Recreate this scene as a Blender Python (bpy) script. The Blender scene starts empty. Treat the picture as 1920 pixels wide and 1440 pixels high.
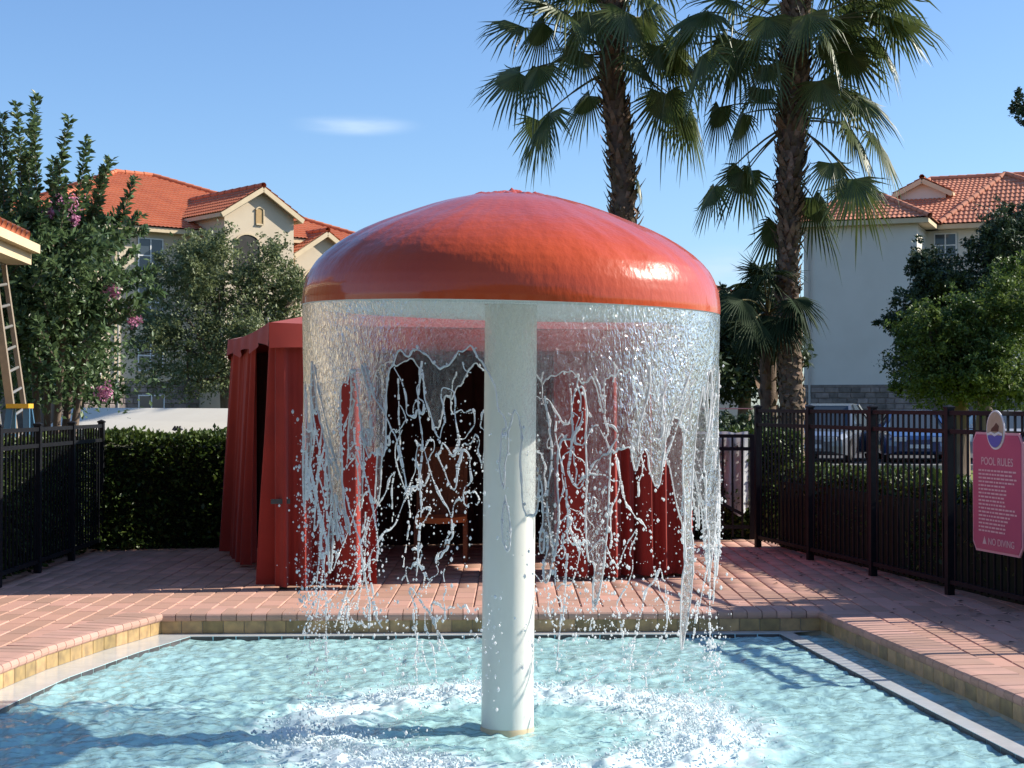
import bpy, math, random
import numpy as np
from mathutils import Vector, Matrix
from mathutils.geometry import tessellate_polygon

random.seed(7)
RNG = np.random.default_rng(11)
SC = bpy.context.scene
COL = SC.collection
R = math.radians

# ------------------------------------------------------------------ camera, sky, sun, exposure
F = 2950.0            # focal length in pixels of a 1920 wide picture
EYE = 1.55
HORIZON = 758.0
cam_d = bpy.data.cameras.new('camera')
cam = bpy.data.objects.new('camera', cam_d)
COL.objects.link(cam)
cam_d.sensor_width = 36.0
cam_d.lens = 36.0 * F / 1920.0
cam_d.clip_end = 3000.0
cam.location = (0, 0, EYE)
cam.rotation_euler = (R(90) + math.atan((HORIZON - 720.0) / F), 0, 0)
SC.camera = cam

SUN_EL, SUN_ROT = R(34), R(81)
w = bpy.data.worlds.new('World'); SC.world = w; w.use_nodes = True
nt = w.node_tree
for n in list(nt.nodes): nt.nodes.remove(n)
wo = nt.nodes.new('ShaderNodeOutputWorld')
bg = nt.nodes.new('ShaderNodeBackground')
sky = nt.nodes.new('ShaderNodeTexSky')
sky.sky_type = 'NISHITA'; sky.sun_disc = False
sky.sun_elevation = SUN_EL; sky.sun_rotation = SUN_ROT
sky.air_density = 1.0; sky.dust_density = 0.6; sky.ozone_density = 2.2; sky.altitude = 20
bg.inputs['Strength'].default_value = 0.10
# thin wisps of cloud, fixed in the sky
tc = nt.nodes.new('ShaderNodeTexCoord')
mp = nt.nodes.new('ShaderNodeMapping'); mp.inputs['Scale'].default_value = (7, 7, 40)
nz = nt.nodes.new('ShaderNodeTexNoise'); nz.inputs['Scale'].default_value = 2.2; nz.inputs['Detail'].default_value = 6
nt.links.new(tc.outputs['Generated'], mp.inputs['Vector']); nt.links.new(mp.outputs['Vector'], nz.inputs['Vector'])
def wisp(center, radii):
    s = nt.nodes.new('ShaderNodeVectorMath'); s.operation = 'SUBTRACT'; s.inputs[1].default_value = center
    d = nt.nodes.new('ShaderNodeVectorMath'); d.operation = 'DIVIDE'; d.inputs[1].default_value = radii
    l = nt.nodes.new('ShaderNodeVectorMath'); l.operation = 'LENGTH'
    mr = nt.nodes.new('ShaderNodeMapRange'); mr.interpolation_type = 'SMOOTHERSTEP'
    mr.inputs['From Min'].default_value = 1.0; mr.inputs['From Max'].default_value = 0.0
    nt.links.new(tc.outputs['Generated'], s.inputs[0]); nt.links.new(s.outputs[0], d.inputs[0])
    nt.links.new(d.outputs[0], l.inputs[0]); nt.links.new(l.outputs['Value'], mr.inputs['Value'])
    return mr.outputs['Result']
w1 = wisp((-0.098, 0.98, 0.174), (0.05, 2.0, 0.0085))
w2 = wisp((0.145, 0.98, 0.084), (0.06, 2.0, 0.022))
mx = nt.nodes.new('ShaderNodeMath'); mx.operation = 'MAXIMUM'
nt.links.new(w1, mx.inputs[0]); nt.links.new(w2, mx.inputs[1])
ml = nt.nodes.new('ShaderNodeMath'); ml.operation = 'MULTIPLY'
nr = nt.nodes.new('ShaderNodeMapRange'); nr.inputs['From Min'].default_value = 0.32; nr.inputs['From Max'].default_value = 0.72
nt.links.new(nz.outputs['Fac'], nr.inputs['Value']); nt.links.new(mx.outputs[0], ml.inputs[0]); nt.links.new(nr.outputs['Result'], ml.inputs[1])
cm = nt.nodes.new('ShaderNodeMixRGB'); cm.inputs['Color2'].default_value = (4.6, 5.9, 7.6, 1)
# the camera's white balance leans blue: the whole sky is tinted alike
tint = nt.nodes.new('ShaderNodeMixRGB'); tint.blend_type = 'MULTIPLY'; tint.inputs['Fac'].default_value = 1.0; tint.inputs['Color2'].default_value = (0.84, 1.02, 1.25, 1)
nt.links.new(sky.outputs['Color'], tint.inputs['Color1'])
nt.links.new(ml.outputs[0], cm.inputs['Fac']); nt.links.new(tint.outputs['Color'], cm.inputs['Color1'])
nt.links.new(cm.outputs['Color'], bg.inputs['Color']); nt.links.new(bg.outputs[0], wo.inputs['Surface'])

sd = bpy.data.lights.new('sun', 'SUN'); sd.energy = 5.0; sd.angle = R(0.53); sd.color = (1.0, 0.93, 0.82)
sun = bpy.data.objects.new('sun', sd); COL.objects.link(sun)
SUN_DIR = Vector((math.sin(SUN_ROT) * math.cos(SUN_EL), math.cos(SUN_ROT) * math.cos(SUN_EL), math.sin(SUN_EL)))
sun.rotation_euler = SUN_DIR.to_track_quat('Z', 'Y').to_euler()
sun.location = (8, 6, 12)

SC.render.engine = 'CYCLES'
SC.cycles.use_denoising = True
SC.cycles.max_bounces = 10; SC.cycles.transparent_max_bounces = 24
SC.cycles.caustics_reflective = False; SC.cycles.caustics_refractive = False
SC.cycles.sample_clamp_indirect = 4.0
SC.view_settings.view_transform = 'Standard'; SC.view_settings.look = 'None'
SC.view_settings.gamma = 1.0; SC.view_settings.use_curve_mapping = False
SC.view_settings.exposure = 0.58

def at(px, py, Y):
    """world point that stands at depth Y in the direction of pixel (px, py) of the photograph"""
    return Vector(((px - 960.0) / F * Y, Y, EYE + (HORIZON - py) / F * Y))

# ------------------------------------------------------------------ materials
MATS = {}
def mat(name, c1, c2=None, scale=8.0, rough=0.6, bump=0.0, bscale=60.0, spec=0.4, var=0.0, obvar=0.0,
        coat=0.0, metal=0.0, stretch=(1, 1, 1), detail=5.0, trans=0.0, sheen=0.0, bdist=0.01):
    m = bpy.data.materials.new(name); m.use_nodes = True; MATS[name] = m
    t = m.node_tree; b = t.nodes['Principled BSDF']; out = t.nodes['Material Output']
    g = t.nodes.new('ShaderNodeNewGeometry'); mpn = t.nodes.new('ShaderNodeMapping')
    mpn.inputs['Scale'].default_value = stretch
    t.links.new(g.outputs['Position'], mpn.inputs['Vector'])
    col = None
    if c2 is not None:
        n = t.nodes.new('ShaderNodeTexNoise'); n.inputs['Scale'].default_value = scale; n.inputs['Detail'].default_value = detail
        t.links.new(mpn.outputs['Vector'], n.inputs['Vector'])
        cr = t.nodes.new('ShaderNodeMapRange'); cr.inputs['From Min'].default_value = 0.3; cr.inputs['From Max'].default_value = 0.7
        t.links.new(n.outputs['Fac'], cr.inputs['Value'])
        x = t.nodes.new('ShaderNodeMixRGB'); x.inputs['Color1'].default_value = (*c1, 1); x.inputs['Color2'].default_value = (*c2, 1)
        t.links.new(cr.outputs['Result'], x.inputs['Fac']); col = x.outputs['Color']
    else:
        x = t.nodes.new('ShaderNodeRGB'); x.outputs[0].default_value = (*c1, 1); col = x.outputs[0]
    def vary(col, src, amt):
        h = t.nodes.new('ShaderNodeHueSaturation')
        mr = t.nodes.new('ShaderNodeMapRange'); mr.inputs['To Min'].default_value = 1 - amt; mr.inputs['To Max'].default_value = 1 + amt
        t.links.new(src, mr.inputs['Value']); t.links.new(mr.outputs['Result'], h.inputs['Value'])
        mh = t.nodes.new('ShaderNodeMapRange'); mh.inputs['To Min'].default_value = 0.5 + 0.03 * amt; mh.inputs['To Max'].default_value = 0.5 - 0.03 * amt
        t.links.new(src, mh.inputs['Value']); t.links.new(mh.outputs['Result'], h.inputs['Hue'])
        t.links.new(col, h.inputs['Color']); return h.outputs['Color']
    if var: col = vary(col, g.outputs['Random Per Island'], var)
    if obvar:
        oi = t.nodes.new('ShaderNodeObjectInfo'); col = vary(col, oi.outputs['Random'], obvar)
    t.links.new(col, b.inputs['Base Color'])
    b.inputs['Roughness'].default_value = rough; b.inputs['Specular IOR Level'].default_value = spec
    b.inputs['Metallic'].default_value = metal; b.inputs['Coat Weight'].default_value = coat; b.inputs['Coat Roughness'].default_value = 0.08
    b.inputs['Sheen Weight'].default_value = sheen
    if bump:
        n2 = t.nodes.new('ShaderNodeTexNoise'); n2.inputs['Scale'].default_value = bscale; n2.inputs['Detail'].default_value = 4
        t.links.new(mpn.outputs['Vector'], n2.inputs['Vector'])
        bm_ = t.nodes.new('ShaderNodeBump'); bm_.inputs['Strength'].default_value = bump; bm_.inputs['Distance'].default_value = bdist
        t.links.new(n2.outputs['Fac'], bm_.inputs['Height']); t.links.new(bm_.outputs['Normal'], b.inputs['Normal'])
    if trans:   # thin leaves and cloth let some light through
        tr = t.nodes.new('ShaderNodeBsdfTranslucent'); t.links.new(col, tr.inputs['Color'])
        ms = t.nodes.new('ShaderNodeMixShader'); ms.inputs['Fac'].default_value = trans
        t.links.new(b.outputs[0], ms.inputs[1]); t.links.new(tr.outputs[0], ms.inputs[2]); t.links.new(ms.outputs[0], out.inputs['Surface'])
    return m

mat('dome', (0.55, 0.080, 0.018), (0.47, 0.062, 0.017), scale=3, rough=0.32, bump=0.32, bscale=34, spec=0.2, coat=0.60, stretch=(1, 1, 0.5), bdist=0.010)
mat('fiberglass', (0.70, 0.69, 0.66), (0.62, 0.61, 0.57), scale=5, rough=0.45, bump=0.05, bscale=40)
mat('pole', (0.78, 0.76, 0.70), (0.70, 0.67, 0.59), scale=4, rough=0.35, stretch=(1, 1, .4), bump=0.04, bscale=30)
mat('paver', (0.57, 0.315, 0.232), (0.49, 0.285, 0.218), scale=1.6, rough=0.8, bump=0.25, bscale=90, var=0.18, obvar=0.18, detail=9, bdist=0.004)
mat('coping', (0.53, 0.31, 0.235), (0.45, 0.275, 0.215), scale=5, rough=0.75, bump=0.25, bscale=80, obvar=0.16, bdist=0.004)
mat('mortar', (0.26, 0.175, 0.135), (0.33, 0.235, 0.185), scale=10, rough=0.9)
mat('tile', (0.50, 0.34, 0.15), (0.27, 0.19, 0.10), scale=14, rough=0.35, obvar=0.3)
mat('grout', (0.52, 0.47, 0.36), (0.40, 0.36, 0.28), scale=14, rough=0.85)
mat('trim_tile', (0.05, 0.048, 0.055), (0.09, 0.075, 0.07), scale=9, rough=0.3, obvar=0.3)
mat('ledge', (0.60, 0.61, 0.60), (0.50, 0.52, 0.52), scale=6, rough=0.15, bump=0.15, bscale=25, spec=0.6)
mat('plaster', (0.50, 0.78, 0.80), (0.44, 0.74, 0.78), scale=1.6, rough=0.7)
mat('cabana_cloth', (0.33, 0.030, 0.017), (0.26, 0.024, 0.015), scale=4, rough=0.85, sheen=0.15, bump=0.1, bscale=240)
mat('dark_metal', (0.030, 0.028, 0.028), (0.045, 0.04, 0.038), scale=12, rough=0.42, spec=0.5)
mat('fence', (0.009, 0.010, 0.013), (0.015, 0.016, 0.019), scale=18, rough=0.5, spec=0.15)
mat('wicker', (0.28, 0.105, 0.050), (0.17, 0.065, 0.035), scale=60, rough=0.7, bump=0.5, bscale=150)
mat('cushion', (0.62, 0.19, 0.06), (0.55, 0.16, 0.05), scale=20, rough=0.9)
mat('stucco_cream', (0.62, 0.52, 0.38), (0.56, 0.46, 0.335), scale=0.9, rough=0.9, bump=0.2, bscale=30)
mat('stucco_pale', (0.72, 0.67, 0.58), (0.67, 0.62, 0.53), scale=0.9, rough=0.9, bump=0.2, bscale=30)
mat('trim_cream', (0.66, 0.53, 0.34), (0.60, 0.47, 0.30), scale=3, rough=0.7)
mat('stone', (0.17, 0.14, 0.12), (0.30, 0.245, 0.21), scale=4, rough=0.9, bump=0.6, bscale=9, detail=8, obvar=0.35)
mat('roof_tile', (0.58, 0.185, 0.085), (0.47, 0.135, 0.065), scale=1.3, rough=0.75, detail=8)
mat('window_glass', (0.05, 0.065, 0.08), None, rough=0.08, spec=0.45)
mat('window_frame', (0.72, 0.72, 0.70), None, rough=0.5)
mat('dark_opening', (0.035, 0.033, 0.03), (0.05, 0.045, 0.04), scale=4, rough=0.9)
mat('vent', (0.50, 0.33, 0.15), (0.42, 0.28, 0.13), scale=12, rough=0.8)
mat('gutter_pipe', (0.45, 0.42, 0.37), None, rough=0.5)
mat('lawn', (0.14, 0.19, 0.025), (0.20, 0.23, 0.035), scale=0.8, rough=0.95, bump=0.6, bscale=60, detail=8)
mat('ground', (0.055, 0.075, 0.022), (0.075, 0.060, 0.035), scale=0.6, rough=0.95, bump=0.5, bscale=40, detail=8)
mat('asphalt', (0.055, 0.055, 0.057), (0.075, 0.073, 0.07), scale=20, rough=0.9)
mat('curb', (0.42, 0.41, 0.39), (0.34, 0.33, 0.31), scale=8, rough=0.9)
mat('hedge_leaf', (0.045, 0.085, 0.016), (0.085, 0.125, 0.025), scale=6, rough=0.42, var=0.45, trans=0.22)
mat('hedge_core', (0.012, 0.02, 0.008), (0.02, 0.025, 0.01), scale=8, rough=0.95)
mat('myrtle_leaf', (0.075, 0.135, 0.055), (0.130, 0.190, 0.075), scale=3, rough=0.36, var=0.4, trans=0.35)
mat('myrtle_flower', (0.52, 0.19, 0.33), (0.62, 0.30, 0.42), scale=14, rough=0.8, var=0.25, trans=0.2)
mat('oak_leaf', (0.13, 0.165, 0.070), (0.22, 0.255, 0.115), scale=1.2, rough=0.45, var=0.4, trans=0.35)
mat('green_leaf', (0.065, 0.120, 0.026), (0.150, 0.205, 0.045), scale=1.3, rough=0.45, var=0.4, trans=0.35)
mat('dark_leaf', (0.040, 0.066, 0.032), (0.062, 0.092, 0.040), scale=1.0, rough=0.5, var=0.4, trans=0.15)
mat('bark', (0.13, 0.09, 0.065), (0.22, 0.165, 0.125), scale=9, rough=0.95, bump=0.6, bscale=30, stretch=(1, 1, .25))
mat('palm_leaf', (0.065, 0.100, 0.028), (0.125, 0.150, 0.048), scale=2.5, rough=0.42, var=0.25, trans=0.30, spec=0.45)
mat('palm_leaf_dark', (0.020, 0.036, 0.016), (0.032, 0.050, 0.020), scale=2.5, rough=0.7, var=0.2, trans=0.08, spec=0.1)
mat('palm_stalk', (0.10, 0.085, 0.030), (0.14, 0.12, 0.045), scale=6, rough=0.5)
mat('palm_trunk', (0.105, 0.070, 0.048), (0.17, 0.12, 0.085), scale=7, rough=0.95, bump=0.8, bscale=22, stretch=(1, 1, 2.0))
mat('palm_boot', (0.125, 0.080, 0.050), (0.21, 0.15, 0.10), scale=9, rough=0.9, var=0.5)
mat('canopy_cloth', (0.84, 0.77, 0.64), (0.80, 0.73, 0.60), scale=1.5, rough=0.85, trans=0.15)
mat('canopy_edge', (0.48, 0.40, 0.27), None, rough=0.85)
mat('sign_face', (0.50, 0.115, 0.20), (0.44, 0.095, 0.18), scale=4, rough=0.22, spec=0.6)
mat('sign_print', (0.70, 0.50, 0.50), None, rough=0.4)
mat('sign_border', (0.66, 0.34, 0.40), None, rough=0.3)
mat('emblem_sand', (0.52, 0.42, 0.30), (0.42, 0.32, 0.22), scale=20, rough=0.4)
mat('emblem_brown', (0.10, 0.05, 0.035), None, rough=0.5)
mat('emblem_blue', (0.10, 0.13, 0.45), None, rough=0.4)
mat('emblem_white', (0.75, 0.75, 0.75), None, rough=0.4)
mat('aluminium', (0.46, 0.44, 0.41), (0.38, 0.36, 0.33), scale=20, rough=0.35, metal=0.6)
mat('ladder_wood', (0.30, 0.235, 0.17), (0.24, 0.19, 0.14), scale=15, rough=0.7)
mat('ladder_blue', (0.06, 0.16, 0.26), None, rough=0.4)
mat('ladder_yellow', (0.75, 0.42, 0.03), None, rough=0.45)
mat('white_plastic', (0.75, 0.75, 0.72), None, rough=0.4)
mat('towel', (0.72, 0.72, 0.72), (0.64, 0.64, 0.65), scale=5, rough=0.95, trans=0.25)
mat('car_blue', (0.02, 0.055, 0.17), None, rough=0.25, coat=1.0, spec=0.5)
mat('car_white', (0.72, 0.73, 0.75), None, rough=0.25, coat=1.0)
mat('car_silver', (0.22, 0.24, 0.27), None, rough=0.25, coat=1.0, metal=0.4)
mat('car_dark', (0.03, 0.032, 0.036), None, rough=0.2, coat=1.0)
mat('tyre', (0.018, 0.018, 0.018), None, rough=0.9)
mat('rim', (0.50, 0.50, 0.52), None, rough=0.3, metal=0.8)
mat('headlight', (0.75, 0.78, 0.80), None, rough=0.1, spec=0.8)
mat('taillight', (0.45, 0.01, 0.01), None, rough=0.2)
mat('litter', (0.035, 0.022, 0.012), (0.08, 0.05, 0.03), scale=30, rough=0.9, var=0.4)

mat('foam', (0.80, 0.86, 0.88), (0.72, 0.82, 0.85), scale=30, rough=0.5, trans=0.35)
def node_mat(name):
    m = bpy.data.materials.new(name); m.use_nodes = True; MATS[name] = m
    t = m.node_tree
    for n in list(t.nodes):
        if n.type != 'OUTPUT_MATERIAL': t.nodes.remove(n)
    return m, t, t.nodes['Material Output']
def N(t, kind, **kw):
    n = t.nodes.new(kind)
    for k, v in kw.items():
        if k in n.inputs: n.inputs[k].default_value = v
        else: setattr(n, k, v)
    return n

# pool water: clear, rippled, slightly aerated; foam where the falling water churns it (vertex attribute)
m, t, out = node_mat('pool_water')
geo = N(t, 'ShaderNodeNewGeometry'); mpn = N(t, 'ShaderNodeMapping'); mpn.inputs['Scale'].default_value = (1.0, 1.0, 1.0)
t.links.new(geo.outputs['Position'], mpn.inputs['Vector'])
nb = N(t, 'ShaderNodeTexNoise', Scale=15.0, Detail=4.0, Distortion=0.9); t.links.new(mpn.outputs[0], nb.inputs['Vector'])
bmp = N(t, 'ShaderNodeBump', Strength=0.5, Distance=0.02); t.links.new(nb.outputs['Fac'], bmp.inputs['Height'])
fres = N(t, 'ShaderNodeFresnel', IOR=1.33); t.links.new(bmp.outputs[0], fres.inputs['Normal'])
gls = N(t, 'ShaderNodeBsdfGlossy', Roughness=0.06); t.links.new(bmp.outputs[0], gls.inputs['Normal'])
trn = N(t, 'ShaderNodeBsdfTransparent', Color=(0.72, 0.93, 0.95, 1))
rfr = N(t, 'ShaderNodeBsdfRefraction', Color=(0.75, 0.94, 0.96, 1), Roughness=0.02, IOR=1.33); t.links.new(bmp.outputs[0], rfr.inputs['Normal'])
body = N(t, 'ShaderNodeMixShader', Fac=0.25); t.links.new(trn.outputs[0], body.inputs[1]); t.links.new(rfr.outputs[0], body.inputs[2])
dif = N(t, 'ShaderNodeBsdfDiffuse', Color=(0.53, 0.86, 0.85, 1)); t.links.new(bmp.outputs[0], dif.inputs['Normal'])
aer = N(t, 'ShaderNodeMixShader', Fac=0.66); t.links.new(body.outputs[0], aer.inputs[1]); t.links.new(dif.outputs[0], aer.inputs[2])
srf = N(t, 'ShaderNodeMixShader'); t.links.new(fres.outputs[0], srf.inputs['Fac']); t.links.new(aer.outputs[0], srf.inputs[1]); t.links.new(gls.outputs[0], srf.inputs[2])
fo = N(t, 'ShaderNodeAttribute', attribute_name='foam')
nf = N(t, 'ShaderNodeTexNoise', Scale=16.0, Detail=7.0, Distortion=0.8); t.links.new(mpn.outputs[0], nf.inputs['Vector'])
ad = N(t, 'ShaderNodeMath', operation='ADD'); t.links.new(fo.outputs['Fac'], ad.inputs[0]); t.links.new(nf.outputs['Fac'], ad.inputs[1])
fm = N(t, 'ShaderNodeMapRange', interpolation_type='SMOOTHSTEP'); fm.inputs['From Min'].default_value = 0.68; fm.inputs['From Max'].default_value = 1.45; fm.inputs['To Max'].default_value = 0.90
t.links.new(ad.outputs[0], fm.inputs['Value'])
fd = N(t, 'ShaderNodeBsdfDiffuse', Color=(0.80, 0.89, 0.90, 1))
fx = N(t, 'ShaderNodeMixShader'); t.links.new(fm.outputs[0], fx.inputs['Fac']); t.links.new(srf.outputs[0], fx.inputs[1]); t.links.new(fd.outputs[0], fx.inputs[2])
t.links.new(fx.outputs[0], out.inputs['Surface'])

# thin falling sheet of water
m, t, out = node_mat('water_sheet')
geo = N(t, 'ShaderNodeNewGeometry'); mpn = N(t, 'ShaderNodeMapping'); mpn.inputs['Scale'].default_value = (1, 1, 0.55)
t.links.new(geo.outputs['Position'], mpn.inputs['Vector'])
nb = N(t, 'ShaderNodeTexNoise', Scale=55.0, Detail=4.0, Distortion=1.2); t.links.new(mpn.outputs[0], nb.inputs['Vector'])
bmp = N(t, 'ShaderNodeBump', Strength=0.6, Distance=0.014); t.links.new(nb.outputs['Fac'], bmp.inputs['Height'])
trn = N(t, 'ShaderNodeBsdfTransparent', Color=(0.93, 0.95, 0.96, 1))
rfr = N(t, 'ShaderNodeBsdfRefraction', Color=(0.95, 0.97, 0.98, 1), Roughness=0.05, IOR=1.12); t.links.new(bmp.outputs[0], rfr.inputs['Normal'])
b1 = N(t, 'ShaderNodeMixShader', Fac=0.30); t.links.new(trn.outputs[0], b1.inputs[1]); t.links.new(rfr.outputs[0], b1.inputs[2])
gls = N(t, 'ShaderNodeBsdfGlossy', Roughness=0.10); t.links.new(bmp.outputs[0], gls.inputs['Normal'])
fres = N(t, 'ShaderNodeFresnel', IOR=1.33); t.links.new(bmp.outputs[0], fres.inputs['Normal'])
b2 = N(t, 'ShaderNodeMixShader'); t.links.new(fres.outputs[0], b2.inputs['Fac']); t.links.new(b1.outputs[0], b2.inputs[1]); t.links.new(gls.outputs[0], b2.inputs[2])
nw = N(t, 'ShaderNodeTexNoise', Scale=60.0, Detail=6.0, Distortion=2.0); t.links.new(mpn.outputs[0], nw.inputs['Vector'])
mw = N(t, 'ShaderNodeMapRange'); mw.inputs['From Min'].default_value = 0.42; mw.inputs['From Max'].default_value = 0.72; mw.inputs['To Min'].default_value = 0.03; mw.inputs['To Max'].default_value = 0.22
t.links.new(nw.outputs['Fac'], mw.inputs['Value'])
dw = N(t, 'ShaderNodeBsdfDiffuse', Color=(0.80, 0.82, 0.84, 1)); tw = N(t, 'ShaderNodeBsdfTranslucent', Color=(0.80, 0.82, 0.84, 1))
dd = N(t, 'ShaderNodeMixShader', Fac=0.5); t.links.new(dw.outputs[0], dd.inputs[1]); t.links.new(tw.outputs[0], dd.inputs[2])
b3 = N(t, 'ShaderNodeMixShader'); t.links.new(mw.outputs[0], b3.inputs['Fac']); t.links.new(b2.outputs[0], b3.inputs[1]); t.links.new(dd.outputs[0], b3.inputs[2])
t.links.new(b3.outputs[0], out.inputs['Surface'])

# beads, strands and drops of water
m, t, out = node_mat('water_drop')
trn = N(t, 'ShaderNodeBsdfTransparent', Color=(0.92, 0.95, 0.97, 1)); gls = N(t, 'ShaderNodeBsdfGlossy', Roughness=0.08)
fres = N(t, 'ShaderNodeFresnel', IOR=1.45)
b1 = N(t, 'ShaderNodeMixShader'); t.links.new(fres.outputs[0], b1.inputs['Fac']); t.links.new(trn.outputs[0], b1.inputs[1]); t.links.new(gls.outputs[0], b1.inputs[2])
dw = N(t, 'ShaderNodeBsdfDiffuse', Color=(0.95, 0.95, 0.95, 1)); tw = N(t, 'ShaderNodeBsdfTranslucent', Color=(0.95, 0.95, 0.95, 1))
dd = N(t, 'ShaderNodeMixShader', Fac=0.6); t.links.new(dw.outputs[0], dd.inputs[1]); t.links.new(tw.outputs[0], dd.inputs[2])
b3 = N(t, 'ShaderNodeMixShader', Fac=0.82); t.links.new(b1.outputs[0], b3.inputs[1]); t.links.new(dd.outputs[0], b3.inputs[2])
t.links.new(b3.outputs[0], out.inputs['Surface'])

# ------------------------------------------------------------------ helpers
def link_mesh(name, verts, faces, material, parent=None, local=False, smooth=False, kind=None):
    me = bpy.data.meshes.new(name)
    if isinstance(verts, np.ndarray):
        vv = np.ascontiguousarray(verts, dtype=np.float32)
        ff = np.asarray(faces, dtype=np.int32); k = ff.shape[1]
        me.vertices.add(len(vv)); me.vertices.foreach_set('co', vv.ravel())
        me.loops.add(ff.size); me.loops.foreach_set('vertex_index', ff.ravel())
        me.polygons.add(len(ff)); me.polygons.foreach_set('loop_start', np.arange(0, ff.size, k, dtype=np.int32))
        me.update(calc_edges=True)
    else:
        me.from_pydata([tuple(v) for v in verts], [], faces); me.update()
    if smooth: me.polygons.foreach_set('use_smooth', [True] * len(me.polygons))
    me.materials.append(MATS[material])
    return place(name, me, parent, local=local, kind=kind)

def place(name, me, parent=None, loc=None, rotz=0.0, local=False, kind=None):
    o = bpy.data.objects.new(name, me); COL.objects.link(o)
    if loc is not None: o.location = loc
    o.rotation_euler = (0, 0, rotz)
    if parent is not None:
        o.parent = parent
        if not local:
            off = Vector(parent.location)
            if parent.parent is not None: off = off + Vector(parent.parent.location)
            o.location = Vector(o.location) - off
    if kind: o['kind'] = kind
    return o

def root(name, label, cat, loc=(0, 0, 0), rotz=0.0, group=None):
    o = bpy.data.objects.new(name, None); COL.objects.link(o)
    o.empty_display_size = 0.2
    o.location = loc; o.rotation_euler = (0, 0, rotz)
    o['label'] = label; o['category'] = cat
    if group: o['group'] = group
    return o

def tag(o, label, cat, group=None):
    o['label'] = label; o['category'] = cat
    if group: o['group'] = group
    return o

class MB:
    def __init__(s): s.v = []; s.f = []
    def add(s, vs, fs):
        k = len(s.v); s.v += [tuple(v) for v in vs]; s.f += [tuple(i + k for i in f) for f in fs]; return s
    def box(s, a, b, M=None):
        x0, y0, z0 = a; x1, y1, z1 = b
        vs = [Vector(p) for p in ((x0, y0, z0), (x1, y0, z0), (x1, y1, z0), (x0, y1, z0), (x0, y0, z1), (x1, y0, z1), (x1, y1, z1), (x0, y1, z1))]
        if M is not None: vs = [M @ v for v in vs]
        return s.add(vs, [(0, 3, 2, 1), (4, 5, 6, 7), (0, 1, 5, 4), (1, 2, 6, 5), (2, 3, 7, 6), (3, 0, 4, 7)])
    def beam(s, p, q, wx, wy, up=Vector((0, 0, 1))):
        p = Vector(p); q = Vector(q); d = (q - p).normalized()
        sd_ = d.cross(up)
        if sd_.length < 1e-4: sd_ = d.cross(Vector((0, 1, 0)))
        sd_.normalize(); u = sd_.cross(d)
        vs = []
        for c in (p, q):
            for a, b in ((-1, -1), (1, -1), (1, 1), (-1, 1)): vs.append(c + sd_ * a * wx / 2 + u * b * wy / 2)
        return s.add(vs, [(0, 1, 2, 3), (7, 6, 5, 4), (0, 4, 5, 1), (1, 5, 6, 2), (2, 6, 7, 3), (3, 7, 4, 0)])
    def tube(s, pts, rad, n=8, cap=True):
        pts = [Vector(p) for p in pts]; k0 = len(s.v); ref = None
        for i, p in enumerate(pts):
            d = (pts[min(i + 1, len(pts) - 1)] - pts[max(i - 1, 0)]).normalized()
            if ref is None: ref = Vector((1, 0, 0)) if abs(d.x) < 0.8 else Vector((0, 1, 0))
            a = d.cross(ref).normalized(); b = d.cross(a)
            r = rad[i] if hasattr(rad, '__len__') else rad
            for j in range(n):
                th = 2 * math.pi * j / n; s.v.append(tuple(p + a * math.cos(th) * r + b * math.sin(th) * r))
        for i in range(len(pts) - 1):
            for j in range(n):
                a0 = k0 + i * n + j; a1 = k0 + i * n + (j + 1) % n
                s.f.append((a0, a1, a1 + n, a0 + n))
        if cap:
            s.f.append(tuple(k0 + j for j in range(n))); s.f.append(tuple(k0 + (len(pts) - 1) * n + j for j in reversed(range(n))))
        return s
    def lathe(s, prof, n=48, c=(0, 0, 0)):
        k0 = len(s.v)
        for r, z in prof:
            for j in range(n):
                th = 2 * math.pi * j / n; s.v.append((c[0] + r * math.cos(th), c[1] + r * math.sin(th), c[2] + z))
        for i in range(len(prof) - 1):
            for j in range(n):
                a0 = k0 + i * n + j; a1 = k0 + i * n + (j + 1) % n; s.f.append((a0, a1, a1 + n, a0 + n))
        return s
    def build(s, name, material, parent=None, **kw): return link_mesh(name, s.v, s.f, material, parent, **kw)

def chamfer_box(sx, sy, sz, c, name, material):
    """flat piece with worn (chamfered) top edges; origin at the middle of its top face"""
    x, y = sx / 2, sy / 2
    vs = [(-x, -y, -sz), (x, -y, -sz), (x, y, -sz), (-x, y, -sz), (-x, -y, -c), (x, -y, -c), (x, y, -c), (-x, y, -c),
          (-x + c, -y + c, 0), (x - c, -y + c, 0), (x - c, y - c, 0), (-x + c, y - c, 0)]
    fs = [(4, 5, 9, 8), (5, 6, 10, 9), (6, 7, 11, 10), (7, 4, 8, 11), (8, 9, 10, 11), (0, 1, 5, 4), (1, 2, 6, 5), (2, 3, 7, 6), (3, 0, 4, 7)]
    me = bpy.data.meshes.new(name); me.from_pydata(vs, [], fs); me.update(); me.materials.append(MATS[material])
    return me, np.array(vs), fs

def inside(poly, x, y):
    c = False; n = len(poly)
    for i in range(n):
        x0, y0 = poly[i]; x1, y1 = poly[(i + 1) % n]
        if (y0 > y) != (y1 > y) and x < (x1 - x0) * (y - y0) / (y1 - y0) + x0: c = not c
    return c

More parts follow.
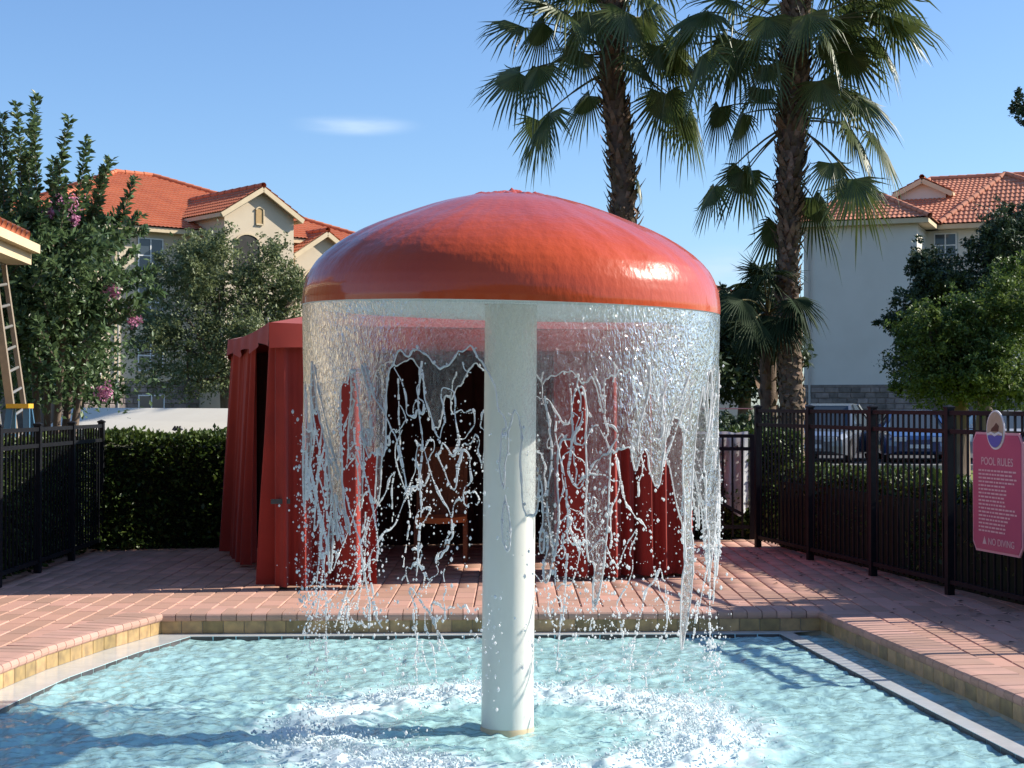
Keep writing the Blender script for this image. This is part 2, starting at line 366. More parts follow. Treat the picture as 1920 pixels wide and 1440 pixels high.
def offset_poly(poly, ds):
    """offset every side of a counter-clockwise polygon outwards by ds (number or one per side)"""
    n = len(poly)
    if not hasattr(ds, '__len__'): ds = [ds] * n
    L = []
    for i in range(n):
        p = Vector((*poly[i], 0)); q = Vector((*poly[(i + 1) % n], 0)); d = (q - p).normalized(); nn = Vector((d.y, -d.x, 0))
        L.append((p + nn * ds[i], d))
    res = []
    for i in range(n):
        p, d = L[i - 1]; q, e = L[i]
        den = d.x * e.y - d.y * e.x
        if abs(den) < 1e-3: res.append((q.x, q.y)); continue
        k = ((q.x - p.x) * e.y - (q.y - p.y) * e.x) / den
        res.append((p.x + d.x * k, p.y + d.y * k))
    return res

def sheet_with_hole(name, outer, hole, z, material, parent=None):
    lines = [[Vector((*p, z)) for p in outer], [Vector((*p, z)) for p in hole]]
    tris = tessellate_polygon(lines); vs = lines[0] + lines[1]
    fs = []
    for tr in tris:
        a, b, c = (vs[i] for i in tr)
        fs.append(tr if (b - a).cross(c - a).z > 0 else tuple(reversed(tr)))
    return link_mesh(name, vs, fs, material, parent)

def ring_wall(mb, poly, z0, z1):
    n = len(poly)
    for i in range(n):
        a, b = poly[i], poly[(i + 1) % n]
        mb.add([(*a, z0), (*b, z0), (*b, z1), (*a, z1)], [(0, 1, 2, 3)])

def vnoise(x, y, seed=0):
    """smooth 2-D value noise, vectorised"""
    xi = np.floor(x).astype(np.int64); yi = np.floor(y).astype(np.int64)
    xf = x - xi; yf = y - yi; u = xf * xf * (3 - 2 * xf); v = yf * yf * (3 - 2 * yf)
    def h(a, b):
        k = (a * 374761393 + b * 668265263 + seed * 982451653) & 0xffffffff
        k = ((k ^ (k >> 13)) * 1274126177) & 0xffffffff
        return ((k ^ (k >> 16)) & 0xffff) / 65535.0
    return (h(xi, yi) * (1 - u) + h(xi + 1, yi) * u) * (1 - v) + (h(xi, yi + 1) * (1 - u) + h(xi + 1, yi + 1) * u) * v
def fbm(x, y, seed=0, oct=4):
    s = 0; a = 0.5; tot = 0
    for i in range(oct):
        s = s + a * vnoise(x * 2 ** i, y * 2 ** i, seed + i * 17); tot += a; a *= 0.5
    return s / tot

# ------------------------------------------------------------------ ground, deck, pool
POOL = [(-2.58, 11.58), (-2.80, 10.80), (-2.96, 10.0), (-3.04, 9.2), (-3.14, 8.0), (-3.2, 6.4), (-2.9, 5.0), (2.6, 5.0), (2.98, 6.4), (2.70, 8.28), (2.30, 11.74)]
POOL_CCW = POOL     # listed counter-clockwise seen from above
LEDGE_W = [0.26, 0.26, 0.24, 0.24, 0.24, 0.24, 0.2, 0.3, 0.36, 0.34, 0.12]
LEDGE = offset_poly(POOL, [-d for d in LEDGE_W])
COPE_OUT = offset_poly(POOL, 0.27)
COPE_MID = offset_poly(POOL, 0.15)
WATER_Z, LEDGE_Z, FLOOR_Z = -0.165, -0.135, -0.55
DX0, DX1, DY0, DY1 = -4.75, 4.6, -2.0, 18.35
hole = [(DX0, DY0), (DX1, DY0), (DX1, DY1), (DX0, DY1)]
BIG = 900.0
g = sheet_with_hole('ground', [(-BIG, -200), (BIG, -200), (BIG, BIG * 2), (-BIG, BIG * 2)], hole, -0.03, 'ground'); g['kind'] = 'structure'
mb = MB(); mb.add([(5.4, 26, -0.026), (60, 21, -0.026), (60, 37.5, -0.026), (5.4, 37.5, -0.026)], [(0, 1, 2, 3)])
o = mb.build('lawn', 'lawn'); o['kind'] = 'structure'
mb = MB(); mb.add([(4.0, 37.9, -0.022), (90, 37.9, -0.022), (90, 56, -0.022), (4.0, 56, -0.022)], [(0, 1, 2, 3)])
o = mb.build('parking_lot', 'asphalt'); o['kind'] = 'structure'
mb = MB(); mb.box((4.0, 37.6, -0.03), (90, 37.9, 0.10)); o = mb.build('kerb', 'curb'); o['kind'] = 'structure'

deck = sheet_with_hole('pool_deck', hole, POOL, -0.012, 'mortar'); deck['kind'] = 'structure'
# pavers laid in running bond away from the pool
PW, PL = 0.165, 0.33
pv_me, pv_v, pv_f = chamfer_box(PW - 0.008, PL - 0.008, 0.05, 0.006, 'paver', 'paver')
spots = []
i = 0; x = DX0 + PW / 2
while x < DX1:
    y = 5.2 + (PL / 2 if i % 2 else 0)
    while y < DY1:
        ok = not inside(COPE_MID, x, y) and all(not inside(POOL, x + a, y + b) for a in (-PW / 2, PW / 2) for b in (-PL / 2, PL / 2)) and y + PL / 2 < DY1
        if ok: spots.append((x, y))
        y += PL
    x += PW; i += 1
def seen(p):   # picture area of a paver at this spot, zero when out of the frame or under the cabana
    px = 960 + p[0] / p[1] * F
    if not (-20 < px < 1940): return 0.0
    lx = (p[0] + 1.97) * 0.964 + (p[1] - 13.2) * 0.267; ly = -(p[0] + 1.97) * 0.267 + (p[1] - 13.2) * 0.964
    if 0 < lx < 3.5 and 0.2 < ly < 3.7: return 0.0
    return 1.0 / p[1] ** 3
order = sorted(range(len(spots)), key=lambda k: -seen(spots[k]))
near = order[:300]; rest = order[300:]
rr = random.Random(3)
for k in near:
    x, y = spots[k]
    place('paver', pv_me, deck, (x, y, rr.uniform(-0.0015, 0.0015)), rr.uniform(-0.006, 0.006))
V = []; Fq = []
for q, k in enumerate(rest):
    x, y = spots[k]; V.append(pv_v + np.array([x, y, rr.uniform(-0.0015, 0.0015)])); Fq += [tuple(i + 12 * q for i in f) for f in pv_f]
link_mesh('paver_field', np.concatenate(V), np.array(Fq), 'paver', deck, kind='stuff')

# coping bricks with a rounded nose, one by one round the pool
CW = 0.112
def bullnose(name):
    prof = [(0.27, 0.0), (0.03, 0.0)]
    for k in range(1, 7):
        a = math.pi * k / 6 - math.pi / 2
        prof.append((0.0 - 0.025 * math.cos(a) + 0.0, -0.03 - 0.03 * math.sin(a)))
    prof += [(0.03, -0.06), (0.27, -0.06)]
    # u along the edge, v outwards, top raised a little above the pavers
    h = CW / 2 - 0.003; vs = []; fs = []; n = len(prof)
    for s_, e in ((-h, 0), (h, 0)):
        for v, z in prof: vs.append((s_, v, z + 0.014))
    for k in range(n - 1): fs.append((k, k + n, k + 1 + n, k + 1))
    fs.append(tuple(range(n))); fs.append(tuple(reversed(range(n, 2 * n))))
    me = bpy.data.meshes.new(name); me.from_pydata(vs, [], fs); me.update(); me.materials.append(MATS['coping']); return me
cope_me = bullnose('coping_brick')
pool = bpy.data.objects.new('swimming_pool', None); COL.objects.link(pool); pool.location = (-0.1, 8.3, 0)
pool['label'] = 'shallow wading pool with brick coping and yellow tile band'; pool['category'] = 'pool'
tile_me = chamfer_box(0.149, 0.093, 0.012, 0.003, 'tile', 'tile')[0]
trim_me = chamfer_box(0.16, 0.055, 0.012, 0.003, 'trim_tile', 'trim_tile')[0]
n = len(POOL)
def edge_frames(poly, i):
    p = Vector((*poly[i], 0)); q = Vector((*poly[(i + 1) % len(poly)], 0)); d = (q - p); L = d.length; d.normalize()
    return p, d, L
for i in range(n):
    p, d, L = edge_frames(POOL, i)
    vis = min(p.y, (p + d * L).y) > 6.2 or max(p.y, (p + d * L).y) > 6.5
    k = max(1, round(L / CW))
    ang = math.atan2(d.y, d.x) + math.pi     # local v axis points out of the pool
    for j in range(k):
        c = p + d * (L * (j + 0.5) / k)
        if c.y < 6.4: continue
        o = place('coping_brick', cope_me, pool, (c.x, c.y, rr.uniform(-0.001, 0.001)), ang)
        o.scale = (L / k / CW, 1, 1)
    # joints behind the bricks
# mortar body and the low coping on the near side, out of the bricks' run
mb = MB()
for i in range(n):
    a, b = POOL[i], POOL[(i + 1) % n]; oa, ob = COPE_OUT[i], COPE_OUT[(i + 1) % n]
    mb.add([(*a, -0.004), (*b, -0.004), (*ob, -0.004), (*oa, -0.004)], [(3, 2, 1, 0)])
mb.build('coping_bed', 'mortar', pool)
mb = MB(); ring_wall(mb, offset_poly(POOL, 0.003), LEDGE_Z - 0.06, -0.004); mb.build('pool_wall', 'grout', pool)
def lay_tiles(poly, me, name, wt, zc, off, ymin=6.6):
    for i in range(len(poly)):
        p, d, L = edge_frames(poly, i); k = max(1, round(L / wt)); inw = Vector((-d.y, d.x, 0))
        for j in range(k):
            c = p + d * (L * (j + 0.5) / k) + inw * off
            if c.y < ymin: continue
            o = place(name, me, pool, (c.x, c.y, zc))
            o.rotation_euler = (R(90), 0, math.atan2(d.y, d.x) + math.pi)
            o.scale = (L / k / wt, 1, 1)
lay_tiles(POOL, tile_me, 'tile', 0.155, -0.088, 0.006)
# overflow ledge
mb = MB()
for i in range(n):
    a, b = POOL[i], POOL[(i + 1) % n]; la, lb = LEDGE[i], LEDGE[(i + 1) % n]
    K = 24
    for j in range(K):
        t0, t1 = j / K, (j + 1) / K
        def L2(u, v, s): return (u[0] + (v[0] - u[0]) * s, u[1] + (v[1] - u[1]) * s)
        prf = [(0, LEDGE_Z - 0.05), (0.55, LEDGE_Z - 0.05), (0.68, LEDGE_Z - 0.003), (1.0, LEDGE_Z - 0.004)] if i in (8, 9) else [(0, LEDGE_Z), (1.0, LEDGE_Z - 0.004)]
        for (s0, za), (s1, zb) in zip(prf[:-1], prf[1:]):
            q = [L2(L2(a, b, t0), L2(la, lb, t0), s0), L2(L2(a, b, t1), L2(la, lb, t1), s0), L2(L2(a, b, t1), L2(la, lb, t1), s1), L2(L2(a, b, t0), L2(la, lb, t0), s1)]
            mb.add([(*q[0], za), (*q[1], za), (*q[2], zb), (*q[3], zb)], [(0, 1, 2, 3)])
mb.build('overflow_ledge', 'ledge', pool)
mb = MB(); ring_wall(mb, LEDGE, FLOOR_Z, LEDGE_Z - 0.004); mb.build('basin_wall', 'plaster', pool)
lay_tiles(LEDGE, trim_me, 'trim_tile', 0.168, LEDGE_Z - 0.034, 0.004)
mb = MB(); mb.add([(*p, FLOOR_Z) for p in LEDGE], [tuple(range(n))]); mb.build('basin_floor', 'plaster', pool)

# ------------------------------------------------------------------ mushroom fountain
MX, MY = -0.005, 8.33
RIM_R, RIM_Z, DOME_H = 1.10, 2.045, 0.618
def ring_noise(th, h): return fbm(th * 3.2, h * 1.6, 5, 4)
# water surface
nx, ny = 400, 440
gx = np.linspace(-3.4, 3.4, nx); gy = np.linspace(4.8, 12.0, ny)
X, Y = np.meshgrid(gx, gy); Z = np.zeros_like(X)
rg = np.random.default_rng(5)
for k in range(110):
    lam = 0.055 * (6.5 ** rg.random() ** 1.2); a = rg.random() * 2 * math.pi; ph = rg.random() * 6.28
    Z += 0.0048 * lam ** 0.8 * np.sin(2 * math.pi / lam * (X * math.cos(a) + Y * math.sin(a)) + ph) * 0.95
rad = np.hypot(X - MX, Y - MY); th = np.arctan2(Y - MY, X - MX)
ringd = np.abs(rad - 1.06)
Z *= 0.55 + 0.6 * fbm(X * 1.1, Y * 1.1, 31, 3)
Z += 0.012 * np.sin((rad - 1.06) * 22) * np.exp(-ringd / 0.55)
churn = np.exp(-(ringd / 0.30) ** 2)
Z += churn * (fbm(X * 9, Y * 9, 3, 4) - 0.42) * 0.10
ns = fbm(np.cos(th) * 2.3 + 9, np.sin(th) * 2.3 + 4, 8, 3)
foam = np.exp(-(ringd / 0.34) ** 2) * (0.30 + 0.95 * ns) * 1.0 + 0.25 * np.exp(-(ringd / 0.7) ** 2) * fbm(X * 3, Y * 3, 51, 3)
# streaky lace of bubbles drifting over the rest of the pool
wx = X + 0.25 * fbm(X * 2.2, Y * 2.2, 41, 3); wy = Y + 0.25 * fbm(X * 2.2 + 7, Y * 2.2, 42, 3)
lace = 1 - np.abs(fbm(wx * 3.4, wy * 2.6, 21, 4) - 0.5) * 9
lace = np.clip(lace, 0, 1) * np.clip((fbm(X * 0.9, Y * 0.9, 23, 3) - 0.36) * 3.2, 0, 1)
foam = np.clip(np.maximum(foam, lace * 0.40), 0, 1)
Z = np.clip(Z, -0.05, 0.06)
edge = np.clip(np.minimum.reduce([X + 3.2, 3.2 - X]) / 0.5, 0.0, 1)
edged = np.where(rad > 1.7, 0.8, 1.0)
Vw = np.stack([X, Y, WATER_Z + Z * edged], -1).reshape(-1, 3)
ii = (np.arange(ny - 1)[:, None] * nx + np.arange(nx - 1)[None, :]).ravel()
Fw = np.stack([ii, ii + 1, ii + 1 + nx, ii + nx], -1)
wobj = link_mesh('pool_water', Vw, Fw, 'pool_water', smooth=True); wobj['kind'] = 'structure'
att = wobj.data.attributes.new('foam', 'FLOAT', 'POINT'); att.data.foreach_set('value', foam.astype(np.float32).ravel())

fountain = root('mushroom_fountain', 'giant red-orange mushroom fountain on a white pole standing in the pool', 'fountain', (MX, MY, FLOOR_Z))
TILT = Matrix.Translation((MX, MY, RIM_Z)) @ Matrix.Rotation(R(1.45), 4, 'Y') @ Matrix.Rotation(R(0.8), 4, 'X')
prof = [(0.0, 1.0), (0.06, 0.998), (0.12, 0.99), (0.2, 0.972), (0.28, 0.942), (0.35, 0.908), (0.42, 0.868), (0.5, 0.815), (0.58, 0.758), (0.66, 0.702), (0.74, 0.635),
        (0.81, 0.563), (0.866, 0.493), (0.91, 0.425), (0.945, 0.355), (0.968, 0.285), (0.985, 0.21), (0.995, 0.13), (1.0, 0.05), (0.999, 0.0)]
rs = np.interp(np.linspace(0, 1, 150), np.linspace(0, 1, len(prof)), [p[0] for p in prof])
hs = np.interp(np.linspace(0, 1, 150), np.linspace(0, 1, len(prof)), [p[1] for p in prof])
k = np.array([1, 2, 3, 2, 1]) / 9.0
rs[2:-2] = np.convolve(rs, k, 'valid'); hs[2:-2] = np.convolve(hs, k, 'valid')
NT = 260
TH = np.linspace(0, 2 * math.pi, NT, endpoint=False)
rr2, tt2 = np.meshgrid(rs, TH, indexing='ij'); hh2, _ = np.meshgrid(hs, TH, indexing='ij')
# the film of water running over the cap: choppy where it wells out on top, thin streaks further down
px_ = rr2 * np.cos(tt2); py_ = rr2 * np.sin(tt2)
top = np.exp(-(rr2 / 0.20) ** 4)
bumpz = top * ((fbm(px_ * 27 + 8.3, py_ * 27 + 5.7, 6, 3) - 0.5) * 0.060 + 0.002)
st = fbm(np.cos(tt2) * 7 + 5, np.sin(tt2) * 7 + hh2 * 2.4, 14, 5) - 0.5
bumpr = st * 0.024 * np.clip((rr2 - 0.25) * 2, 0, 1) * np.clip((0.999 - rr2) * 12, 0, 1)
Rr = RIM_R * (rr2 + bumpr * (rr2)); Hz = DOME_H * hh2 + bumpz + bumpr * 0.5
Vd = np.stack([Rr * np.cos(tt2), Rr * np.sin(tt2), Hz], -1).reshape(-1, 3)
Md = np.array(TILT); Vd = Vd @ Md[:3, :3].T + Md[:3, 3]
ia, ja = np.meshgrid(np.arange(len(rs) - 1), np.arange(NT), indexing='ij'); ia = ia.ravel(); ja = ja.ravel(); jb = (ja + 1) % NT
Fd = np.stack([ia * NT + ja, (ia + 1) * NT + ja, (ia + 1) * NT + jb, ia * NT + jb], -1)
link_mesh('cap', Vd, Fd, 'dome', fountain, smooth=True)
mb = MB(); mb.lathe([(0.998 * RIM_R, 0.0), (0.985 * RIM_R, -0.012), (0.93 * RIM_R, 0.012), (0.6 * RIM_R, 0.022), (0.145, 0.03), (0.14, 0.03)], 96)
mb.v = [tuple(TILT @ Vector(v)) for v in mb.v]; mb.build('cap_underside', 'fiberglass', fountain, smooth=True)
mb = MB(); mb.tube([(MX - 0.022, MY, FLOOR_Z), (MX - 0.015, MY, 0.4), (MX, MY, RIM_Z + 0.03)], 0.138, 48, cap=False)
mb.build('pole', 'pole', fountain, smooth=True)
mb = MB(); mb.lathe([(0.142, FLOOR_Z), (0.142, WATER_Z + 0.01), (0.139, WATER_Z + 0.02)], 48, (MX - 0.02, MY, 0)); mb.build('pole_collar', 'trim_cream', fountain, smooth=True)

# ------------------------------------------------------------------ falling water
fall = root('falling_water', 'ragged curtain of clear water falling from the mushroom rim into the pool', 'water', (MX, MY, WATER_Z))
H = RIM_Z - WATER_Z
NTH, NH = 760, 300
th = np.linspace(0, 2 * math.pi, NTH + 1); hh = np.linspace(0, 1, NH + 1) * (H * 0.82)
TT, HH = np.meshgrid(th, hh, indexing='xy')
arc = TT * RIM_R
cx_, cy_ = np.cos(TT), np.sin(TT)
warpx = 0.5 * (fbm(cx_ * 5 + 3, cy_ * 5 + HH * 2.2, 61, 3) - 0.5)
# noise on the cylinder, drawn out along the fall
base = 0.78 * fbm(cx_ * 5.2 + warpx + 11, cy_ * 5.2 + HH * 0.9, 62, 3) + 0.22 * fbm(cx_ * 17 + warpx * 2 + 2, cy_ * 17 + HH * 2.1 + warpx, 63, 3)
base += 0.035 * (vnoise(cx_ * 46 + 5, cy_ * 46 + HH * 9, 64) - 0.5)
T = np.interp(HH, [0, 0.18, 0.30, 0.50, 0.75, 1.0, 1.3, 1.8], [0.0, 0.25, 0.385, 0.468, 0.522, 0.58, 0.66, 0.84])
# where this moment's sheet has torn open (-) or hangs on as a tongue (+): angle off the near side, half width, from, to, weight
psi = np.degrees(TT) + 90.0; psi = (psi + 180) % 360 - 180
for p0, hw, ha, hb, wt in ((-14, 23, 0.30, 1.7, -0.22), (-37.5, 4.5, 0.1, 1.05, 0.15), (-46.5, 3.2, 0.38, 1.0, -0.2), (-57, 7, 0.1, 0.7, 0.08), (18.6, 3.2, 0.40, 0.56, -0.25), (15, 3.0, 0.64, 1.4, -0.2), (28, 3.6, 0.62, 1.4, -0.2),
                           (21.5, 2.6, 0.3, 1.1, 0.16), (37, 6.5, 0.2, 0.85, 0.12), (43.5, 2.0, 0.28, 0.38, -0.25), (60, 12, 0.2, 0.8, 0.03), (22, 14, 0.1, 0.5, 0.10), (180, 62, 0.30, 1.7, -0.16), (33, 4, 0.75, 1.4, -0.1), (47, 5, 0.5, 1.3, -0.12)):
    dp = np.abs((psi - p0 + 180) % 360 - 180) / hw
    base = base + wt / (1 + np.exp((dp - 1) * 7)) / (1 + np.exp(-(HH - ha) * 30)) / (1 + np.exp((HH - hb) * 22))
fld = base - T
# the sheet narrows a little and sways as it falls
rad_s = RIM_R * 0.998 + 0.012 * np.sin(HH * 5 + cx_ * 9) * HH + 0.035 * (fbm(cx_ * 4, cy_ * 4 + HH * 1.4, 66, 3) - 0.5) * np.clip(HH * 2, 0, 1) - 0.02 * HH
rad_s += 0.006 * (fbm(cx_ * 24, cy_ * 24 + HH * 9, 67, 3) - 0.5) * np.clip(HH * 6, 0, 1)
rimz = (TILT.to_3x3() @ Vector((1, 0, 0))).z
zr = RIM_Z - 0.006 + RIM_R * (cx_ * (TILT.to_3x3() @ Vector((1, 0, 0))).z + cy_ * (TILT.to_3x3() @ Vector((0, 1, 0))).z)
P3 = np.stack([MX + rad_s * cx_, MY + rad_s * cy_, zr - HH], -1).reshape(-1, 3)
fl = fld.reshape(-1)
W1 = NTH + 1
aa = (np.arange(NH)[:, None] * W1 + np.arange(NTH)[None, :]).ravel()
tri = np.concatenate([np.stack([aa, aa + 1, aa + 1 + W1], -1), np.stack([aa, aa + 1 + W1, aa + W1], -1)])
ins = fl[tri] > 0; cnt = ins.sum(1)
full = tri[cnt == 3]
outV = [P3]; outF = [full]; nextv = len(P3); SEG = []
def cut(a, b):
    s = (fl[a] / (fl[a] - fl[b]))[:, None]; return P3[a] + (P3[b] - P3[a]) * s
for c in (1, 2):
    tr = tri[cnt == c]; iv = ins[cnt == c] if c == 1 else ~ins[cnt == c]
    odd = iv.argmax(1); r_ = np.arange(len(tr))
    a = tr[r_, odd]; b = tr[r_, (odd + 1) % 3]; d = tr[r_, (odd + 2) % 3]
    p = cut(a, b); q = cut(a, d); m_ = len(tr)
    outV += [p, q]; ip = nextv + np.arange(m_); iq = ip + m_; nextv += 2 * m_
    if c == 1: outF.append(np.stack([a, ip, iq], -1))
    else: outF += [np.stack([ip, b, d], -1), np.stack([ip, d, iq], -1)]
    SEG.append(np.stack([p, q], 1))
allV = np.concatenate(outV); allF = np.concatenate(outF)
used = np.unique(allF); remap = np.zeros(len(allV), np.int64); remap[used] = np.arange(len(used))
link_mesh('water_sheet', allV[used], remap[allF], 'water_sheet', fall, smooth=True)

def tubes_from_segments(S, r0, r1):
    """three-sided rods along many short segments"""
    d = S[:, 1] - S[:, 0]; L = np.linalg.norm(d, axis=1, keepdims=True) + 1e-9; d = d / L
    ref = np.where(np.abs(d[:, 2:3]) > 0.9, np.array([[1.0, 0, 0]]), np.array([[0, 0, 1.0]]))
    a = np.cross(d, ref); a /= np.linalg.norm(a, axis=1, keepdims=True) + 1e-9; b = np.cross(d, a)
    vs = []
    for e, r_ in ((0, r0), (1, r1)):
        ext = (d * (0.3 * L)) * (1 if e else -1)
        for k in range(4):
            an = k * math.pi / 2; vs.append(S[:, e] + ext + (a * math.cos(an) + b * math.sin(an)) * r_[:, None])
    vs = np.stack(vs, 1); m_ = len(S); o_ = (np.arange(m_) * 8)[:, None]
    fs = np.concatenate([o_ + np.array([[k, (k + 1) % 4, 4 + (k + 1) % 4, 4 + k]]) for k in range(4)])
    return vs.reshape(-1, 3), fs
S = np.concatenate(SEG)
rimr = 0.0024 + 0.0065 * fbm(np.arctan2(S[:, 0, 1] - MY, S[:, 0, 0] - MX) * 40, S[:, 0, 2] * 30, 71, 3) ** 2
tv, tf = tubes_from_segments(S, rimr, rimr)
link_mesh('water_edge', tv, tf, 'water_drop', fall, smooth=True, kind='stuff')

ICO_V = None
def blobs(P, rad, squash=None):
    """small octahedral-sphere drops (14 corners, 24 faces) at points P"""
    t_ = 1 / math.sqrt(3)
    base = np.array([(1, 0, 0), (-1, 0, 0), (0, 1, 0), (0, -1, 0), (0, 0, 1), (0, 0, -1)] + [(a * t_, b * t_, c * t_) for a in (1, -1) for b in (1, -1) for c in (1, -1)])
    fs = []
    import itertools
    for sx, sy, sz in itertools.product((1, -1), repeat=3):
        i0 = 0 if sx > 0 else 1; i1 = 2 if sy > 0 else 3; i2 = 4 if sz > 0 else 5
        c = 6 + (0 if sx > 0 else 4) + (0 if sy > 0 else 2) + (0 if sz > 0 else 1)
        for a, b in ((i0, i1), (i1, i2), (i2, i0)):
            fs.append((a, b, c) if sx * sy * sz > 0 else (b, a, c))
    fs = np.array(fs); n_ = len(P)
    sc = np.ones((n_, 3)) if squash is None else squash
    V_ = P[:, None, :] + base[None] * rad[:, None, None] * sc[:, None, :]
    F_ = fs[None] + (np.arange(n_) * 14)[:, None, None]
    return V_.reshape(-1, 3), F_.reshape(-1, 3)

rg = np.random.default_rng(21)
# strands: long wandering threads hanging below the sheet
strand_pts = []
SV = []; SF = []; off = 0
DP = []; DR = []
for s_ in range(6):
    a0 = rg.random() * 2 * math.pi; h0 = 0.30 + 0.45 * rg.random(); h1 = min(H - 0.02, h0 + 0.35 + 1.1 * rg.random())
    npt = int((h1 - h0) / 0.018); hs_ = np.linspace(h0, h1, npt)
    wob = np.convolve(np.cumsum(rg.normal(0, 0.011, npt + 10)), np.ones(11) / 11, 'valid'); wob = wob[:npt] - wob[0]; wob -= np.linspace(0, 1, npt) * wob[-1] * 0.5
    ang = a0 + wob / RIM_R; r_ = RIM_R - 0.01 - 0.02 * hs_ + 0.02 * np.cumsum(rg.normal(0, 0.08, npt)) / math.sqrt(npt)
    P = np.stack([MX + r_ * np.cos(ang), MY + r_ * np.sin(ang), RIM_Z - hs_ + RIM_R * np.cos(ang) * rimz], -1)
    prob = rg.random(npt - 1) > np.linspace(0.02, 0.42, npt - 1)
    seg = np.stack([P[:-1], P[1:]], 1)[prob]
    if len(seg):
        ra = 0.0022 + 0.0045 * rg.random(len(seg)) ** 2
        v_, f_ = tubes_from_segments(seg, ra, ra); SV.append(v_); SF.append(f_ + off); off += len(v_)
    keep = rg.random(npt) < 0.45
    DP.append(P[keep] + rg.normal(0, 0.012, (keep.sum(), 3))); DR.append(0.002 + 0.005 * rg.random(keep.sum()) ** 2)
# lace: thin threads of water that join and part between the falling drops
def iso_segments(f):
    fr_ = f.reshape(-1); i_ = fr_[tri] > 0; c_ = i_.sum(1); res = []
    for c in (1, 2):
        tr = tri[c_ == c]; iv = i_[c_ == c] if c == 1 else ~i_[c_ == c]; odd = iv.argmax(1); r_ = np.arange(len(tr))
        a = tr[r_, odd]; b = tr[r_, (odd + 1) % 3]; d = tr[r_, (odd + 2) % 3]
        sa = (fr_[a] / (fr_[a] - fr_[b]))[:, None]; sb = (fr_[a] / (fr_[a] - fr_[d]))[:, None]
        res.append(np.stack([P3[a] + (P3[b] - P3[a]) * sa, P3[a] + (P3[d] - P3[a]) * sb], 1))
    return np.concatenate(res)
for sd_k, fx, fy, lo in ((91, 5.5, 2.2, 0.53), (97, 8.0, 3.6, 0.58)):
    wob = 0.35 * (fbm(cx_ * 14, cy_ * 14 + HH * 7, sd_k + 3, 3) - 0.5)
    Q = iso_segments(fbm(cx_ * fx + 30 + wob, cy_ * fx + HH * fy + wob, sd_k, 3) - 0.5)
    ang_ = np.arctan2(Q[:, 0, 1] - MY, Q[:, 0, 0] - MX); hq_ = RIM_Z - Q[:, 0, 2]
    den = fbm(np.cos(ang_) * 3.4 + 8, np.sin(ang_) * 3.4 + hq_ * 1.1, sd_k + 7, 3)
    keep = (den > lo - 0.10 * np.clip(1 - np.abs(hq_ - 0.85) / 0.5, 0, 1) + 0.12 * np.clip(hq_ - 1.25, 0, 1)) & (hq_ > 0.30) & (np.abs((np.degrees(ang_) + 90 + 180) % 360 - 180) > 9.5) & (rg.random(len(Q)) < 1.05 - 0.3 * hq_)
    Q = Q[keep]
    ra = 0.0018 + 0.013 * fbm(ang_[keep] * 24, hq_[keep] * 18, sd_k + 9, 3) ** 2.6
    v_, f_ = tubes_from_segments(Q, ra, ra); SV.append(v_); SF.append(f_ + off); off += len(v_)
    pk = rg.random(len(Q)) < 0.10
    DP.append(Q[pk, 0] + rg.normal(0, 0.016, (pk.sum(), 3))); DR.append(0.0018 + 0.005 * rg.random(pk.sum()) ** 2)
link_mesh('water_strands', np.concatenate(SV), np.concatenate(SF), 'water_drop', fall, smooth=True, kind='stuff')
# loose drops, thicker round the broken streams and towards the bottom
nd = 8500
ang = rg.random(nd) * 2 * math.pi; hh_ = H * (0.22 + 0.78 * rg.random(nd) ** 0.65)
dens = fbm(np.cos(ang) * 5 + 20, np.sin(ang) * 5 + hh_ * 1.3, 81, 4)
kp = dens + 0.16 * rg.random(nd) > 0.60
ang, hh_ = ang[kp], hh_[kp]; m_ = len(ang)
r_ = RIM_R - 0.02 + rg.normal(0, 0.045, m_)
DP.append(np.stack([MX + r_ * np.cos(ang), MY + r_ * np.sin(ang), RIM_Z - hh_], -1)); DR.append(0.0016 + 0.0062 * rg.random(m_) ** 3.5)
# beads along the torn edges
pick = rg.random(len(S)) < 0.05
DP.append(S[pick, 0] + rg.normal(0, 0.009, (pick.sum(), 3))); DR.append(0.003 + 0.006 * rg.random(pick.sum()) ** 2)
# tight clusters where streams burst
for c in range(26):
    a0 = rg.random() * 2 * math.pi; h0 = H * (0.45 + 0.45 * rg.random()); k_ = int(40 + 70 * rg.random())
    a_ = a0 + rg.normal(0, 0.06, k_); h_ = np.clip(h0 + rg.normal(0, 0.11, k_), 0.3, H - 0.02); r_ = RIM_R - 0.03 + rg.normal(0, 0.03, k_)
    DP.append(np.stack([MX + r_ * np.cos(a_), MY + r_ * np.sin(a_), RIM_Z - h_], -1)); DR.append(0.002 + 0.0055 * rg.random(k_) ** 2)
P = np.concatenate(DP); Rd = np.concatenate(DR)
sq = np.ones((len(P), 3)); sq[:, 2] = 1 + 0.9 * rg.random(len(P))
v_, f_ = blobs(P, Rd, sq); link_mesh('water_drops', v_, f_, 'water_drop', fall, smooth=True, kind='stuff')

